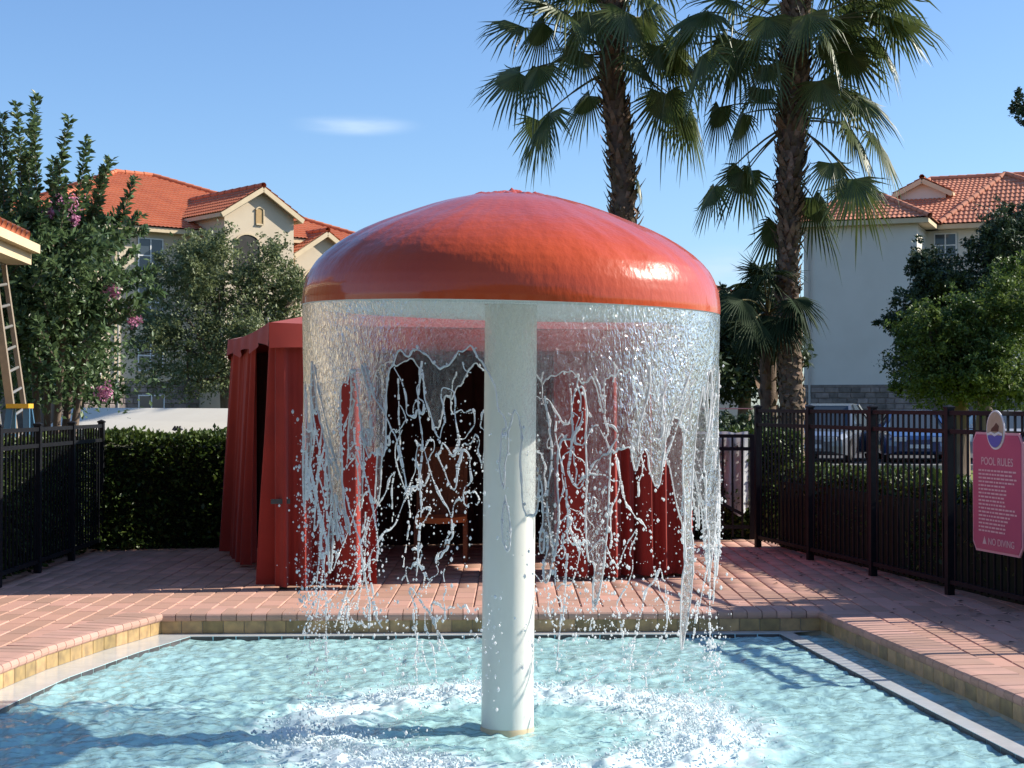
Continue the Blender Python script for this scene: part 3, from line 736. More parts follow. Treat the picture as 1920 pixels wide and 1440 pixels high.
# splash thrown up where the water lands
ns_ = 9000
ang = rg.random(ns_) * 2 * math.pi
kp = fbm(np.cos(ang) * 2.3 + 9, np.sin(ang) * 2.3 + 4, 8, 3) + 0.25 * (rg.random(ns_) - 0.5) > 0.42
ang = ang[kp]; m_ = len(ang)
r_ = 1.06 + rg.normal(0, 0.16, m_); hgt = rg.exponential(0.036, m_) * np.exp(-((r_ - 1.06) / 0.2) ** 2)
P = np.stack([MX + r_ * np.cos(ang), MY + r_ * np.sin(ang), WATER_Z + 0.006 + np.clip(hgt, 0, 0.22)], -1)
Rd = np.where(hgt < 0.03, 0.003 + 0.007 * rg.random(m_) ** 2, 0.002 + 0.0045 * rg.random(m_) ** 2)
v_, f_ = blobs(P, Rd); MATS_foam = 'water_drop'
sp = link_mesh('splash_drops', v_, f_, 'foam', fall, smooth=True, kind='stuff')
seg = []; sr = []
for k in range(220):
    a = rg.random() * 2 * math.pi
    if fbm(np.array([math.cos(a) * 2.3 + 9]), np.array([math.sin(a) * 2.3 + 4]), 8, 3)[0] < 0.40: continue
    r0 = 1.06 + rg.normal(0, 0.10); hgt = min(0.06, 0.015 + rg.exponential(0.02)); lean = rg.normal(0, 0.7, 2)
    p0 = np.array([MX + r0 * math.cos(a), MY + r0 * math.sin(a), WATER_Z]); p1 = p0 + np.array([lean[0] * hgt, lean[1] * hgt, hgt])
    pm = (p0 + p1) / 2 + rg.normal(0, 0.004, 3); seg += [(p0, pm), (pm, p1)]; sr += [(0.007, 0.0045), (0.0045, 0.002)]
sr = np.array(sr); v_, f_ = tubes_from_segments(np.array(seg), sr[:, 0], sr[:, 1])
link_mesh('splash_jets', v_, f_, 'foam', fall, smooth=True, kind='stuff')

# ------------------------------------------------------------------ cabana
CAB = (-1.97, 13.2, 0.0); CROT = R(15.5); CWID, CDEP = 3.68, 3.5
cab = root('cabana', 'dark red fabric cabana with pointed roof and hanging curtains behind the fountain', 'cabana', CAB, CROT)
mat('shade_toned_cloth', (0.055, 0.020, 0.018), (0.040, 0.016, 0.015), scale=5, rough=0.9)  # interior shade of the cabana put into the cloth colour
def cloth(name, line, z0, z1, amp, wl, seed, flare=0.0, nz=14, res=0.012, sway=0.03, material='cabana_cloth'):
    """hanging cloth along a plan polyline (local), folds as real geometry"""
    pts = [Vector((*p, 0)) for p in line]; P_ = []; Nn = []; D_ = []; amp = amp * 0.8
    acc = 0
    for a, b in zip(pts[:-1], pts[1:]):
        L = (b - a).length; k = max(2, int(L / res)); d = (b - a).normalized(); nn = Vector((d.y, -d.x, 0))
        for j in range(k): P_.append(a + (b - a) * (j / k)); Nn.append(nn); D_.append(acc + L * j / k)
        acc += L
    P_.append(pts[-1]); Nn.append(nn); D_.append(acc)
    D_ = np.array(D_); Pn = np.array([tuple(p) for p in P_]); Nn = np.array([tuple(p) for p in Nn])
    ph = 2 * math.pi * (D_ / wl + 1.3 * (fbm(D_ * 1.7, D_ * 0 + seed, seed, 3) - 0.5))
    A_ = amp * (0.35 + 1.3 * fbm(D_ * 2.6, D_ * 0 + seed + 3.3, seed + 5, 2))
    fold = np.sin(ph) + 0.35 * np.sin(2.3 * ph + 1) + 0.5 * np.sin(0.43 * ph + 2)
    rows = []
    for i in range(nz + 1):
        s = i / nz; z = z1 + (z0 - z1) * s
        k = 0.45 + 0.75 * s
        rows.append(Pn + Nn * ((fold * A_ * k + flare * s + sway * (fbm(D_ * 1.2, D_ * 0 + s * 1.5, seed + 9, 2) - 0.5) * s)[:, None]) + np.array([0, 0, z]))
    V_ = np.concatenate(rows); m_ = len(Pn)
    ii_ = (np.arange(nz)[:, None] * m_ + np.arange(m_ - 1)[None, :]).ravel()
    return link_mesh(name, V_, np.stack([ii_, ii_ + 1, ii_ + 1 + m_, ii_ + m_], -1), material, cab, local=True, smooth=True)
ZV0, ZV1, ZAP = 2.04, 2.23, 3.02
for (x, y) in ((0.06, 0.06), (CWID - 0.06, 0.06), (0.06, CDEP - 0.06), (CWID - 0.06, CDEP - 0.06)):
    mb = MB(); mb.box((x - 0.03, y - 0.03, 0), (x + 0.03, y + 0.03, ZV1 - 0.02)); mb.build('post', 'dark_metal', cab, local=True)
# roof: four sagging cloth panels up to the peak
corners = [(-0.08, -0.08), (CWID + 0.08, -0.08), (CWID + 0.08, CDEP + 0.08), (-0.08, CDEP + 0.08)]
apex = Vector((CWID / 2, CDEP / 2, ZAP))
for k in range(4):
    a = Vector((*corners[k], ZV1)); b = Vector((*corners[(k + 1) % 4], ZV1)); mb = MB(); M_ = 14; ids = []
    for i in range(M_ + 1):
        row = []
        for j in range(M_ + 1):
            s = i / M_; u = j / M_
            e = a + (b - a) * u; p = e + (apex - e) * s
            sag = 0.16 * math.sin(math.pi * s) * 1.0 + 0.07 * math.sin(math.pi * u) * (1 - s) * math.sin(math.pi * min(1, s * 1.5 + 0.35))
            row.append(len(mb.v)); mb.v.append((p.x, p.y, p.z - sag * 0.75))
        ids.append(row)
    for i in range(M_):
        for j in range(M_): mb.f.append((ids[i][j], ids[i][j + 1], ids[i + 1][j + 1], ids[i + 1][j]))
    mb.build('roof_panel', 'cabana_cloth', cab, local=True, smooth=True)
    # valance below the eave, dipping between its ties
    mb = MB(); K = 60
    nn = Vector(((b - a).normalized().y, -(b - a).normalized().x, 0))
    for j in range(K + 1):
        u = j / K; e = a + (b - a) * u
        dip = 0.11 * abs(math.sin(math.pi * u * 3)) if k in (1, 3) else 0.02 * abs(math.sin(math.pi * u * 4))
        o_ = nn * (0.012 + 0.02 * math.sin(u * 31))
        sg = 0.05 * math.sin(math.pi * u)
        mb.v.append(tuple(e + Vector((0, 0, 0.003 - sg * 0.7)))); mb.v.append(tuple(e + o_ + Vector((0, 0, ZV0 - ZV1 - 0.02 + dip * 0.6 - sg * 0.3))))
    for j in range(K): mb.f.append((2 * j, 2 * j + 1, 2 * j + 3, 2 * j + 2))
    mb.build('valance', 'cabana_cloth', cab, local=True, smooth=True)
    mb = MB(); mb.beam(Vector((*corners[k], ZV1 - 0.05)) * 1.0 + (apex - a) * 0.02, b + Vector((0, 0, -0.05)) + (apex - b) * 0.02, 0.03, 0.03); mb.build('eave_rail', 'dark_metal', cab, local=True)
cloth('curtain', [(-0.02, 0.14), (-0.02, -0.02), (0.83, -0.02)], 0.03, ZV0 + 0.05, 0.085, 0.19, 3, flare=0.05)
cloth('curtain', [(2.42, -0.02), (CWID, -0.02), (CWID + 0.02, 0.80)], 0.03, ZV0 + 0.05, 0.08, 0.21, 12, flare=0.02)
cloth('curtain', [(-0.02, CDEP), (-0.02, 1.55)], 0.05, ZV0 + 0.05, 0.07, 0.22, 23, flare=0.06)
cloth('shade_toned_back_curtain', [(CWID, CDEP), (0, CDEP)], 0.03, ZV0 + 0.05, 0.04, 0.25, 34, material='shade_toned_cloth')  # back curtain, coloured dark in place of the shade inside
cloth('curtain', [(CWID + 0.02, 1.40), (CWID + 0.02, CDEP)], 0.03, ZV0 + 0.05, 0.04, 0.22, 41)
cloth('curtain', [(CWID + 0.02, 0.70), (CWID + 0.02, 1.5)], 1.25, ZV0 + 0.05, 0.03, 0.2, 47)
mb = MB(); mb.box((-0.06, -0.085, 0.72), (0.10, -0.065, 0.76)); mb.build('tie_back', 'dark_metal', cab, local=True)
# lounge chair inside
ch = root('lounge_chair', 'brown woven high-backed lounge chair inside the red cabana', 'chair', (-0.70, 15.55, 0))
mb = MB()
for k in range(13):
    u = -0.235 + 0.47 * k / 12
    mb.beam((-0.70 + u, 15.72 - 0.03 * math.cos(u * 6), 0.42), (-0.70 + u, 15.86 - 0.03 * math.cos(u * 6), 1.10), 0.036, 0.03)
mb.box((-0.945, 15.83, 0.42), (-0.455, 15.85, 1.09)); mb.build('backrest', 'wicker', ch)
mb = MB(); mb.beam((-0.96, 15.87, 1.10), (-0.44, 15.87, 1.10), 0.05, 0.04); mb.build('back_rail', 'wicker', ch)
mb = MB(); K = 12
for k in range(K + 1):
    u = -0.25 + 0.5 * k / K; fy = 15.38 - 0.05 * math.cos(u / 0.25 * math.pi / 2); sz = 0.015 * (1 - (u / 0.25) ** 2)
    for yy, zz in ((fy, 0.40 - sz), (fy + 0.01, 0.455 - sz), (15.76, 0.455), (15.76, 0.39)): mb.v.append((-0.70 + u, yy, zz))
for k in range(K):
    for j in range(4): a = k * 4 + j; b = k * 4 + (j + 1) % 4; mb.f.append((a, b, b + 4, a + 4))
mb.f += [(3, 2, 1, 0), (K * 4, K * 4 + 1, K * 4 + 2, K * 4 + 3)]
mb.build('seat_cushion', 'cushion', ch)
for dx in (-0.24, 0.24):
    for yy in (15.42, 15.78):
        mb = MB(); mb.beam((-0.70 + dx, yy, 0), (-0.70 + dx, yy, 0.40), 0.04, 0.04); mb.build('leg', 'wicker', ch)

# ------------------------------------------------------------------ fences
post_me = None
def fence_run(name, label, P, Q, spacing, hgt, skip_last=False, start=0.0):
    P = Vector((*P, 0)); Q = Vector((*Q, 0)); d = (Q - P); L = d.length; d.normalize(); ang = math.atan2(d.y, d.x)
    rt = root(name, label, 'fence', P)
    def piece(nm, a, b):
        mb = MB(); mb.box(a, b); me = bpy.data.meshes.new(nm); me.from_pydata(mb.v, [], mb.f); me.update(); me.materials.append(MATS['fence']); return me
    pm = MB(); pm.box((-0.03, -0.03, 0), (0.03, 0.03, hgt + 0.015)); pm.box((-0.037, -0.037, hgt + 0.015), (0.037, 0.037, hgt + 0.03))
    pm.add([(-0.037, -0.037, hgt + 0.0302), (0.037, -0.037, hgt + 0.0302), (0.037, 0.037, hgt + 0.0302), (-0.037, 0.037, hgt + 0.0302), (0, 0, hgt + 0.048)], [(0, 1, 4), (1, 2, 4), (2, 3, 4), (3, 0, 4)])
    pme = bpy.data.meshes.new('post'); pme.from_pydata(pm.v, [], pm.f); pme.update(); pme.materials.append(MATS['fence'])
    kme = piece('picket', (-0.008, -0.008, 0.075), (0.008, 0.008, hgt - 0.03))
    ns_ = max(1, round(L / spacing)); sp_ = L / ns_
    rme = [piece('rail', (0, -0.018, z - 0.018), (sp_ - 0.062, 0.018, z + 0.018)) for z in (hgt - 0.02, hgt - 0.17, 0.11)]
    for k in range(ns_ + 1): place('post', pme, rt, P + d * sp_ * k, ang)
    for k in range(ns_):
        for me in rme: place('rail', me, rt, P + d * (sp_ * k + 0.031), ang)
        npk = int(sp_ / 0.098)
        for j in range(1, npk): place('picket', kme, rt, P + d * sp_ * (k + j / npk), ang)
    return rt
FR0 = Vector((2.67, 17.1, 0)); FRd = Vector((0.89, -4.3, 0)).normalized()
fe = FR0 + FRd * (1.46 * 5)
fence_run('metal_fence', 'black metal picket fence with the pink sign, along the shaded hedge', (FR0.x, FR0.y), (fe.x, fe.y), 1.46, 1.50)
fence_run('metal_fence', 'black metal picket fence between the pool deck and the white canopy', (-4.33, 9.9), (-4.37, 16.75), 1.14, 1.34)

# gate with towels behind it
gt = root('metal_gate', 'low black metal gate with a diagonal brace beside the red cabana', 'gate', (2.10, 17.85, 0))
gz = 1.19; x0g, x1g = 1.95, 2.72; yg = 17.85
for x in (x0g, x1g):
    mb = MB(); mb.box((x - 0.025, yg - 0.025, 0.02), (x + 0.025, yg + 0.025, gz + 0.02)); mb.build('gate_post', 'fence', gt)
for z in (gz, gz - 0.145, 0.16):
    mb = MB(); mb.box((x0g + 0.026, yg - 0.018, z - 0.02), (x1g - 0.026, yg + 0.018, z + 0.02)); mb.build('gate_rail', 'fence', gt)
for k in range(1, 7):
    x = x0g + (x1g - x0g) * k / 7; mb = MB(); mb.box((x - 0.011, yg - 0.011, 0.05), (x + 0.011, yg + 0.011, gz - 0.02)); mb.build('picket', 'fence', gt)
mb = MB(); mb.beam((2.0, yg - 0.03, 0.62), (2.62, yg - 0.03, 0.30), 0.02, 0.035); mb.build('brace', 'fence', gt)
mb = MB(); mb.tube([(2.0, yg + 0.06, 1.505), (2.69, yg - 0.3, 1.50)], 0.006, 6); tag(mb.build('cable', 'aluminium'), 'thin wire strung above the low black gate', 'wire')
mb = MB(); K = 36; M_ = 16
for i in range(M_ + 1):
    s = i / M_
    for j in range(K + 1):
        u = j / K; x = 2.04 + 0.66 * u + 0.05 * s * math.sin(u * 3)
        low = 0.36 + 0.12 * math.sin(u * 6.0) - (0.18 if u < 0.45 else 0)
        z = gz + 0.03 + 0.02 * abs(math.sin(u * 8)) - (gz - low) * s
        mb.v.append((x, yg + 0.14 + 0.035 * math.sin(u * 26 + s * 1.5) * (0.3 + s), z))
for i in range(M_):
    for j in range(K): a = i * (K + 1) + j; mb.f.append((a, a + 1, a + K + 2, a + K + 1))
tag(mb.build('hanging_towel', 'towel', smooth=True), 'pale grey-white cloth hanging behind the low black gate', 'towel')

# ------------------------------------------------------------------ pool rules sign on the fence
def fence_pt(t_, off=0.0, z=0.0):
    nn = Vector((FRd.y, -FRd.x, 0)).normalized()      # towards the pool
    if nn.x > 0: nn = -nn
    p = FR0 + FRd * t_ + nn * off; return Vector((p.x, p.y, z))
T0, T1, SZ0, SZ1 = 4.87, 5.62, 0.415, 1.335
sg = root('pool_sign', 'pink pool rules sign with an oval emblem hung on the black fence', 'sign', fence_pt((T0 + T1) / 2, 0.05, SZ0))
def plate(name, outline, off, thick, material, parent=sg):
    """flat plate from a (t, z) outline on the fence plane"""
    n_ = len(outline); vs = [fence_pt(t_, off, z) for t_, z in outline] + [fence_pt(t_, off + thick, z) for t_, z in outline]
    fs = [tuple(range(n_)), tuple(range(2 * n_ - 1, n_ - 1, -1))] + [(i, n_ + i, n_ + (i + 1) % n_, (i + 1) % n_) for i in range(n_)]
    return link_mesh(name, vs, fs, material, parent)
def oct_outline(a, b, c, d, ch_): return [(a + ch_, c), (b - ch_, c), (b, c + ch_ * 1.4), (b, d - ch_ * 1.4), (b - ch_, d), (a + ch_, d), (a, d - ch_ * 1.4), (a, c + ch_ * 1.4)]
plate('backing', oct_outline(T0, T1, SZ0, SZ1, 0.05), 0.040, 0.012, 'sign_border')
plate('face', oct_outline(T0 + 0.016, T1 - 0.016, SZ0 + 0.018, SZ1 - 0.018, 0.046), 0.0525, 0.004, 'sign_face')
tm = (T0 + T1) / 2
def ellipse(a, b, zc, n_=28): return [(tm + a * math.cos(2 * math.pi * k / n_), zc + b * math.sin(2 * math.pi * k / n_)) for k in range(n_)]
ZE = 1.355
em = plate('emblem', ellipse(0.135, 0.15, ZE), 0.057, 0.008, 'emblem_white')
def emsub(name, outline, off, material):
    o_ = plate(name, outline, off, 0.002, material, None); o_.parent = em; return o_
emsub('emblem_sand', ellipse(0.122, 0.137, ZE), 0.0655, 'emblem_sand')
low = [(t_, z) for t_, z in ellipse(0.118, 0.133, ZE, 40) if z < ZE - 0.03]
low.sort(key=lambda p: math.atan2(p[1] - ZE, p[0] - tm)); emsub('emblem_water', low, 0.068, 'emblem_blue')
emsub('emblem_wave', [(tm - 0.112, ZE - 0.045), (tm - 0.05, ZE - 0.032), (tm, ZE - 0.05), (tm + 0.06, ZE - 0.03), (tm + 0.112, ZE - 0.042), (tm + 0.112, ZE - 0.025), (tm + 0.06, ZE - 0.012), (tm, ZE - 0.03), (tm - 0.05, ZE - 0.014), (tm - 0.112, ZE - 0.028)], 0.0705, 'emblem_white')
emsub('emblem_figure', [(tm - 0.06, ZE - 0.012), (tm + 0.05, ZE - 0.012), (tm + 0.06, ZE + 0.03), (tm + 0.02, ZE + 0.055), (tm - 0.01, ZE + 0.03), (tm - 0.05, ZE + 0.01)], 0.068, 'emblem_brown')
def sign_text(txt, t_left, z, size, name='lettering'):
    cu = bpy.data.curves.new('lettering', 'FONT'); cu.body = txt; cu.size = size; cu.extrude = 0.0006; cu.align_x = 'LEFT'
    tmp = bpy.data.objects.new('tmp', cu); COL.objects.link(tmp); bpy.context.view_layer.update()
    dg = bpy.context.evaluated_depsgraph_get(); me = bpy.data.meshes.new_from_object(tmp.evaluated_get(dg))
    bpy.data.objects.remove(tmp); me.materials.clear(); me.materials.append(MATS['sign_print'])
    o_ = place(name, me, sg, fence_pt(t_left, 0.0575, z))
    o_.rotation_euler = (R(90), 0, math.atan2(FRd.y, FRd.x)); return o_
sign_text('POOL RULES', tm - 0.235, 1.085, 0.085)
sign_text('NO DIVING', tm - 0.13, 0.475, 0.075)
rs_ = random.Random(9)
for k in range(17):     # rows of small print, too fine to read
    z = 1.035 - k * 0.029; mb = MB(); u = T0 + 0.10; end = T0 + 0.10 + rs_.choice([0.36, 0.46, 0.52, 0.55, 0.40])
    while u < end:
        wl_ = rs_.uniform(0.02, 0.06)
        vs = [fence_pt(a, 0.0572, b) for a, b in ((u, z), (u + wl_, z), (u + wl_, z + 0.013), (u, z + 0.013))]
        mb.add(vs, [(0, 1, 2, 3)]); u += wl_ + 0.011
    mb.build('small_print', 'sign_print', sg)
plate('warning_mark', [(tm - 0.215, 0.475), (tm - 0.155, 0.475), (tm - 0.185, 0.535)], 0.0568, 0.001, 'sign_print')

# ------------------------------------------------------------------ foliage
def leaf_quads(P, size, rng_, up=0.35, aspect=0.5, dirs=None):
    """one folded diamond leaf per point"""
    n_ = len(P)
    d = rng_.normal(0, 1, (n_, 3)) if dirs is None else dirs + rng_.normal(0, 0.25, (n_, 3))
    d[:, 2] -= 0.15; d /= np.linalg.norm(d, axis=1, keepdims=True) + 1e-9
    nrm = rng_.normal(0, 1, (n_, 3)); nrm[:, 2] += up * 3; s_ = np.cross(d, nrm); s_ /= np.linalg.norm(s_, axis=1, keepdims=True) + 1e-9
    L = (size * (0.6 + 0.8 * rng_.random(n_)))[:, None]
    nn = np.cross(s_, d)
    V_ = np.stack([P, P + d * L * 0.5 + s_ * L * aspect * 0.5 + nn * L * 0.08, P + d * L, P + d * L * 0.5 - s_ * L * aspect * 0.5 + nn * L * 0.08], 1).reshape(-1, 3)
    k = np.arange(n_)[:, None] * 4
    return V_, np.concatenate([k + np.array([[0, 1, 2]]), k + np.array([[0, 2, 3]])])

def crown_points(clumps, rng_, sub=0.2, per=40):
    """points in uneven sub-clumps near the surface of several ellipsoids"""
    out_ = []
    for c, r_, n_ in clumps:
        c = np.array(c); r_ = np.array(r_); m_ = max(3, int(n_ / per))
        d = rng_.normal(0, 1, (m_, 3)); d /= np.linalg.norm(d, axis=1, keepdims=True)
        cen = c + d * r_ * (0.35 + 0.85 * rng_.random((m_, 1)) ** 0.8)
        s_ = r_.mean() * sub * (0.5 + rng_.random((m_, 1)))
        for k in range(m_):
            q = rng_.normal(0, 1, (per, 3)) * s_[k] * np.array([1, 1, 0.6]); out_.append(cen[k] + q)
    return np.concatenate(out_)

def tree(name, label, base, fork, clumps, leaf, size, seed, trunk_r=0.16, bark='bark', per=22, sub=0.15, aspect=0.5, group=None, mult=1.0):
    rng_ = np.random.default_rng(seed); rt = root(name, label, 'tree', base, group=group); full_ = []
    for c, r_, n_ in clumps:     # every clump breaks up into a core and smaller outlying sprays
        full_.append((c, tuple(x * 0.85 for x in r_), int(n_ * mult * 0.5)))
        for k in range(9):
            d = rng_.normal(0, 1, 3); d[2] = abs(d[2]) * 0.9 - 0.25; d /= np.linalg.norm(d); q = rng_.uniform(0.18, 0.42)
            full_.append((tuple(np.array(c) + d * np.array(r_) * rng_.uniform(0.75, 1.2)), (r_[0] * q, r_[1] * q, r_[2] * q * rng_.uniform(0.8, 1.7)), int(n_ * mult * 0.055)))
    mb = MB(); fork = Vector(fork); base = Vector(base)
    mid = (base + fork) / 2 + Vector((rng_.normal(0, 0.08), rng_.normal(0, 0.08), 0))
    mb.tube([base, mid, fork], [trunk_r * 1.25, trunk_r, trunk_r * 0.75], 9); mb.build('trunk', bark, rt, smooth=True)
    for c, r_, n_ in clumps:
        mb = MB(); c = Vector(c); m_ = fork + (c - fork) * 0.5 + Vector(rng_.normal(0, 0.12, 3))
        mb.tube([fork - Vector((0, 0, 0.1)), m_, c], [trunk_r * 0.6, trunk_r * 0.4, trunk_r * 0.12], 6)
        for k in range(5):
            e = c + Vector(rng_.normal(0, 1, 3)).normalized() * (sum(r_) / 3 * 0.8); mb.tube([m_ + (c - m_) * rng_.random(), e], [trunk_r * 0.2, trunk_r * 0.04], 5)
        mb.build('limb', bark, rt, smooth=True)
    P_ = crown_points(full_, rng_, sub, per); v_, f_ = leaf_quads(P_, size, rng_, aspect=aspect)
    link_mesh('crown', v_, f_, leaf, rt, kind='stuff'); return rt

def hedge(name, label, A, B, depth, hgt, leaf, seed, n_leaf, size=0.07, rot=None, topn=0.35):
    """clipped hedge from plan point A to B, thickness depth to the left of that line"""
    rng_ = np.random.default_rng(seed); A = Vector((*A, 0)); B = Vector((*B, 0)); d = (B - A); L = d.length; d.normalize(); nn = Vector((-d.y, d.x, 0))
    rt = root(name, label, 'hedge', A)
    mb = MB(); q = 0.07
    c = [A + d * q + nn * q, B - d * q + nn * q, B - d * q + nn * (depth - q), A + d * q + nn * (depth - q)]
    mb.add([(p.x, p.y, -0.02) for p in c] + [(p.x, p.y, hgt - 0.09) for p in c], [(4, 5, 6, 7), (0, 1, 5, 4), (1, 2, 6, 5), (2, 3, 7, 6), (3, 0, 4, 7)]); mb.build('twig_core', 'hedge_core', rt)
    u = rng_.random(n_leaf) * L; face = rng_.random(n_leaf); z = rng_.random(n_leaf) * hgt; v = rng_.random(n_leaf) * depth
    z = np.where(face < topn, hgt, z); v = np.where((face >= topn) & (face < 0.8), 0, v); v = np.where(face >= 0.8, depth, v)
    lump = fbm(u * 2.2, z * 2.2 + v * 3, seed, 3) - 0.5
    z = z + np.where(face < topn, lump * 0.16 + rng_.normal(0, 0.03, n_leaf), 0); v = v + np.where(face >= topn, (lump * 0.22 + rng_.normal(0, 0.04, n_leaf)) * np.where(face >= 0.8, 1, -1), 0)
    P_ = np.array([A.x, A.y, 0]) + np.outer(u, [d.x, d.y, 0]) + np.outer(v, [nn.x, nn.y, 0]); P_[:, 2] = np.clip(z, 0.02, None)
    out_ = np.where(face[:, None] < topn, np.array([[0, 0, 1.0]]), np.where(face[:, None] < 0.8, -np.array([[nn.x, nn.y, -0.2]]), np.array([[nn.x, nn.y, 0.2]])))
    v_, f_ = leaf_quads(P_, size, rng_, aspect=0.55, dirs=out_ + rng_.normal(0, 0.6, (n_leaf, 3)))
    link_mesh('foliage', v_, f_, leaf, rt, kind='stuff'); return rt

hedge('clipped_hedge', 'clipped green hedge with sunlit top in front of the white canopy', (-4.55, 16.75), (3.4, 18.3), 0.75, 1.17, 'hedge_leaf', 2, 52000, 0.062)
hq = FR0 + Vector((0.30, 0.1, 0)); he = fe + Vector((0.32, 0, 0))
hedge('clipped_hedge', 'dark shaded hedge growing against the fence that carries the pink sign', (he.x, he.y), (hq.x, hq.y), -0.6, 0.80, 'hedge_leaf', 4, 42000, 0.06)
hedge('clipped_hedge', 'dark hedge filling the fence beside the two ladders', (-4.52, 9.8), (-4.56, 16.7), 0.5, 1.12, 'hedge_leaf', 6, 30000, 0.06)

# crape myrtle: many arching shoots with paired leaves, a few pink flower heads
def myrtle():
    Yc = 20.5; base = at(95, 758, Yc); base.z = -0.03
    rt = root('crape_myrtle', 'tall crape myrtle with upright leafy shoots and pink flowers behind the ladders', 'tree', base)
    rng_ = np.random.default_rng(44); LP = []; LD = []; FP = []
    stems = MB()
    forks = []
    for k in range(5):
        f_ = at(60 + 30 * k, 610 - rng_.random() * 60, Yc + rng_.normal(0, 0.3)); forks.append(f_)
        mb = MB(); b0 = base + Vector(((k - 2) * 0.06, rng_.normal(0, 0.05), 0)); mb.tube([b0, b0 + (f_ - b0) * 0.5 + Vector((0, 0, 0.1)), f_], [0.06, 0.05, 0.035], 7); mb.build('trunk', 'bark', rt, smooth=True)
    tips = [((5, 470), (2, 215)), ((30, 460), (28, 195)), ((45, 470), (66, 178)), ((70, 470), (62, 230)), ((95, 470), (128, 222)), ((115, 480), (160, 262)), ((150, 480), (206, 300)), ((160, 490), (192, 318)), ((190, 500), (250, 335)),
            ((15, 450), (14, 250)), ((150, 560), (292, 505)), ((160, 580), (282, 525)), ((150, 600), (262, 560)), ((160, 620), (300, 545)), ((170, 640), (270, 575)), ((140, 640), (215, 650)), ((200, 470), (262, 400)), ((100, 420), (100, 300)),
            ((140, 450), (170, 330)), ((-10, 450), (-15, 240)), ((60, 440), (48, 290)), ((170, 540), (250, 470)), ((130, 520), (210, 430))]
    for k in range(150):
        a = (rng_.uniform(-60, 190), rng_.uniform(430, 690)); th_ = rng_.uniform(-0.9, 1.1); L = rng_.uniform(50, 130)
        tips.append((a, (a[0] + L * math.sin(th_), a[1] - L * math.cos(th_) * 0.9)))
    for n_, (a, b) in enumerate(tips):
        y0 = Yc + (rng_.normal(0, 0.25) if n_ < 23 else rng_.normal(0, 0.65)); p = at(*a, y0); q = at(*b, y0 + rng_.normal(0, 0.2))
        bend = Vector((rng_.normal(0, 0.06), rng_.normal(0, 0.08), 0.10 * abs(q.x - p.x)))
        cp = (p + q) / 2 + bend; npt = max(8, int((q - p).length / 0.022)); prev = None; pts = []
        for i in range(npt + 1):
            s = i / npt; r_ = p * (1 - s) ** 2 + cp * 2 * s * (1 - s) + q * s * s; pts.append(r_)
        stems.tube(pts[::3] if len(pts) > 6 else pts, [0.012 * (1 - 0.8 * i / max(1, len(pts[::3]) - 1)) for i in range(len(pts[::3] if len(pts) > 6 else pts))], 4, cap=False)
        dirv = (q - p).normalized(); sd_ = dirv.cross(Vector((0, 1, 0))).normalized(); sd2 = dirv.cross(sd_)
        for i, r_ in enumerate(pts):
            a_ = (i % 2) * math.pi / 2 + rng_.normal(0, 0.25)
            for sgn in (1, -1):
                for extra in range(2):
                    aa_ = a_ + extra * 0.8
                    dd_ = (sd_ * math.cos(aa_) + sd2 * math.sin(aa_)) * sgn + dirv * 0.75
                    LP.append(tuple(r_ + Vector(rng_.normal(0, 0.01, 3)))); LD.append(tuple(dd_.normalized()))
    stems.build('branch', 'bark', rt, kind='stuff')
    v_, f_ = leaf_quads(np.array(LP), 0.10, rng_, aspect=0.46, dirs=np.array(LD)); link_mesh('crown', v_, f_, 'myrtle_leaf', rt, kind='stuff')
    cl = [((at(rng_.uniform(-40, 180), rng_.uniform(430, 700), Yc + rng_.normal(0, 0.5))), (0.5, 0.6, 0.45), 420) for k in range(22)]
    P_ = crown_points(cl, rng_, 0.4, 30); v_, f_ = leaf_quads(P_, 0.085, rng_, aspect=0.5); link_mesh('inner_leaves', v_, f_, 'myrtle_leaf', rt, kind='stuff')
    for (px, py, s) in ((125, 380, 0.10), (90, 400, 0.05), (210, 545, 0.065), (250, 598, 0.075), (15, 612, 0.06), (195, 735, 0.08), (140, 412, 0.04)):
        c = np.array(at(px, py, Yc - 0.55)); P_ = c + rng_.normal(0, s * 0.62, (220, 3)); v_, f_ = leaf_quads(P_, 0.035, rng_, aspect=0.8)
        link_mesh('flower_head', v_, f_, 'myrtle_flower', rt, kind='stuff')
myrtle()

def px_clump(px, py, Y, rx, ry, n_, rd=None):
    c = at(px, py, Y); k = Y / F; return (tuple(c), (rx * k, (rd if rd else (rx + ry) / 2 * k), ry * k), n_)
def gpt(px, Y): p = at(px, 758, Y); return (p.x, p.y, -0.03)
tree('olive_green_tree', 'airy grey-green tree in front of the tower gable of the tan building', gpt(420, 36), at(420, 700, 36),
     [px_clump(345, 520, 36, 62, 70, 3600), px_clump(420, 530, 36, 80, 85, 5200), px_clump(500, 530, 36.5, 72, 75, 4200), px_clump(370, 620, 35.5, 80, 90, 4600), px_clump(470, 640, 36, 95, 90, 4800),
      px_clump(300, 640, 36, 55, 90, 2400), px_clump(545, 560, 36.5, 45, 55, 1800), px_clump(350, 710, 35.5, 90, 50, 2400), px_clump(385, 475, 36.5, 45, 35, 900), px_clump(540, 660, 36, 60, 70, 1800)],
     'oak_leaf', 0.085, 51, 0.16, per=14, sub=0.13, mult=1.35)
tree('bushy_tree', 'low bushy tree beside the crape myrtle and above the white canopy', gpt(150, 27), at(150, 730, 27),
     [px_clump(110, 690, 27, 80, 60, 2600), px_clump(150, 730, 26.5, 70, 40, 1800), px_clump(60, 640, 27, 70, 70, 1800), px_clump(40, 720, 26.5, 70, 50, 1500)], 'green_leaf', 0.085, 52, 0.09, mult=1.8)
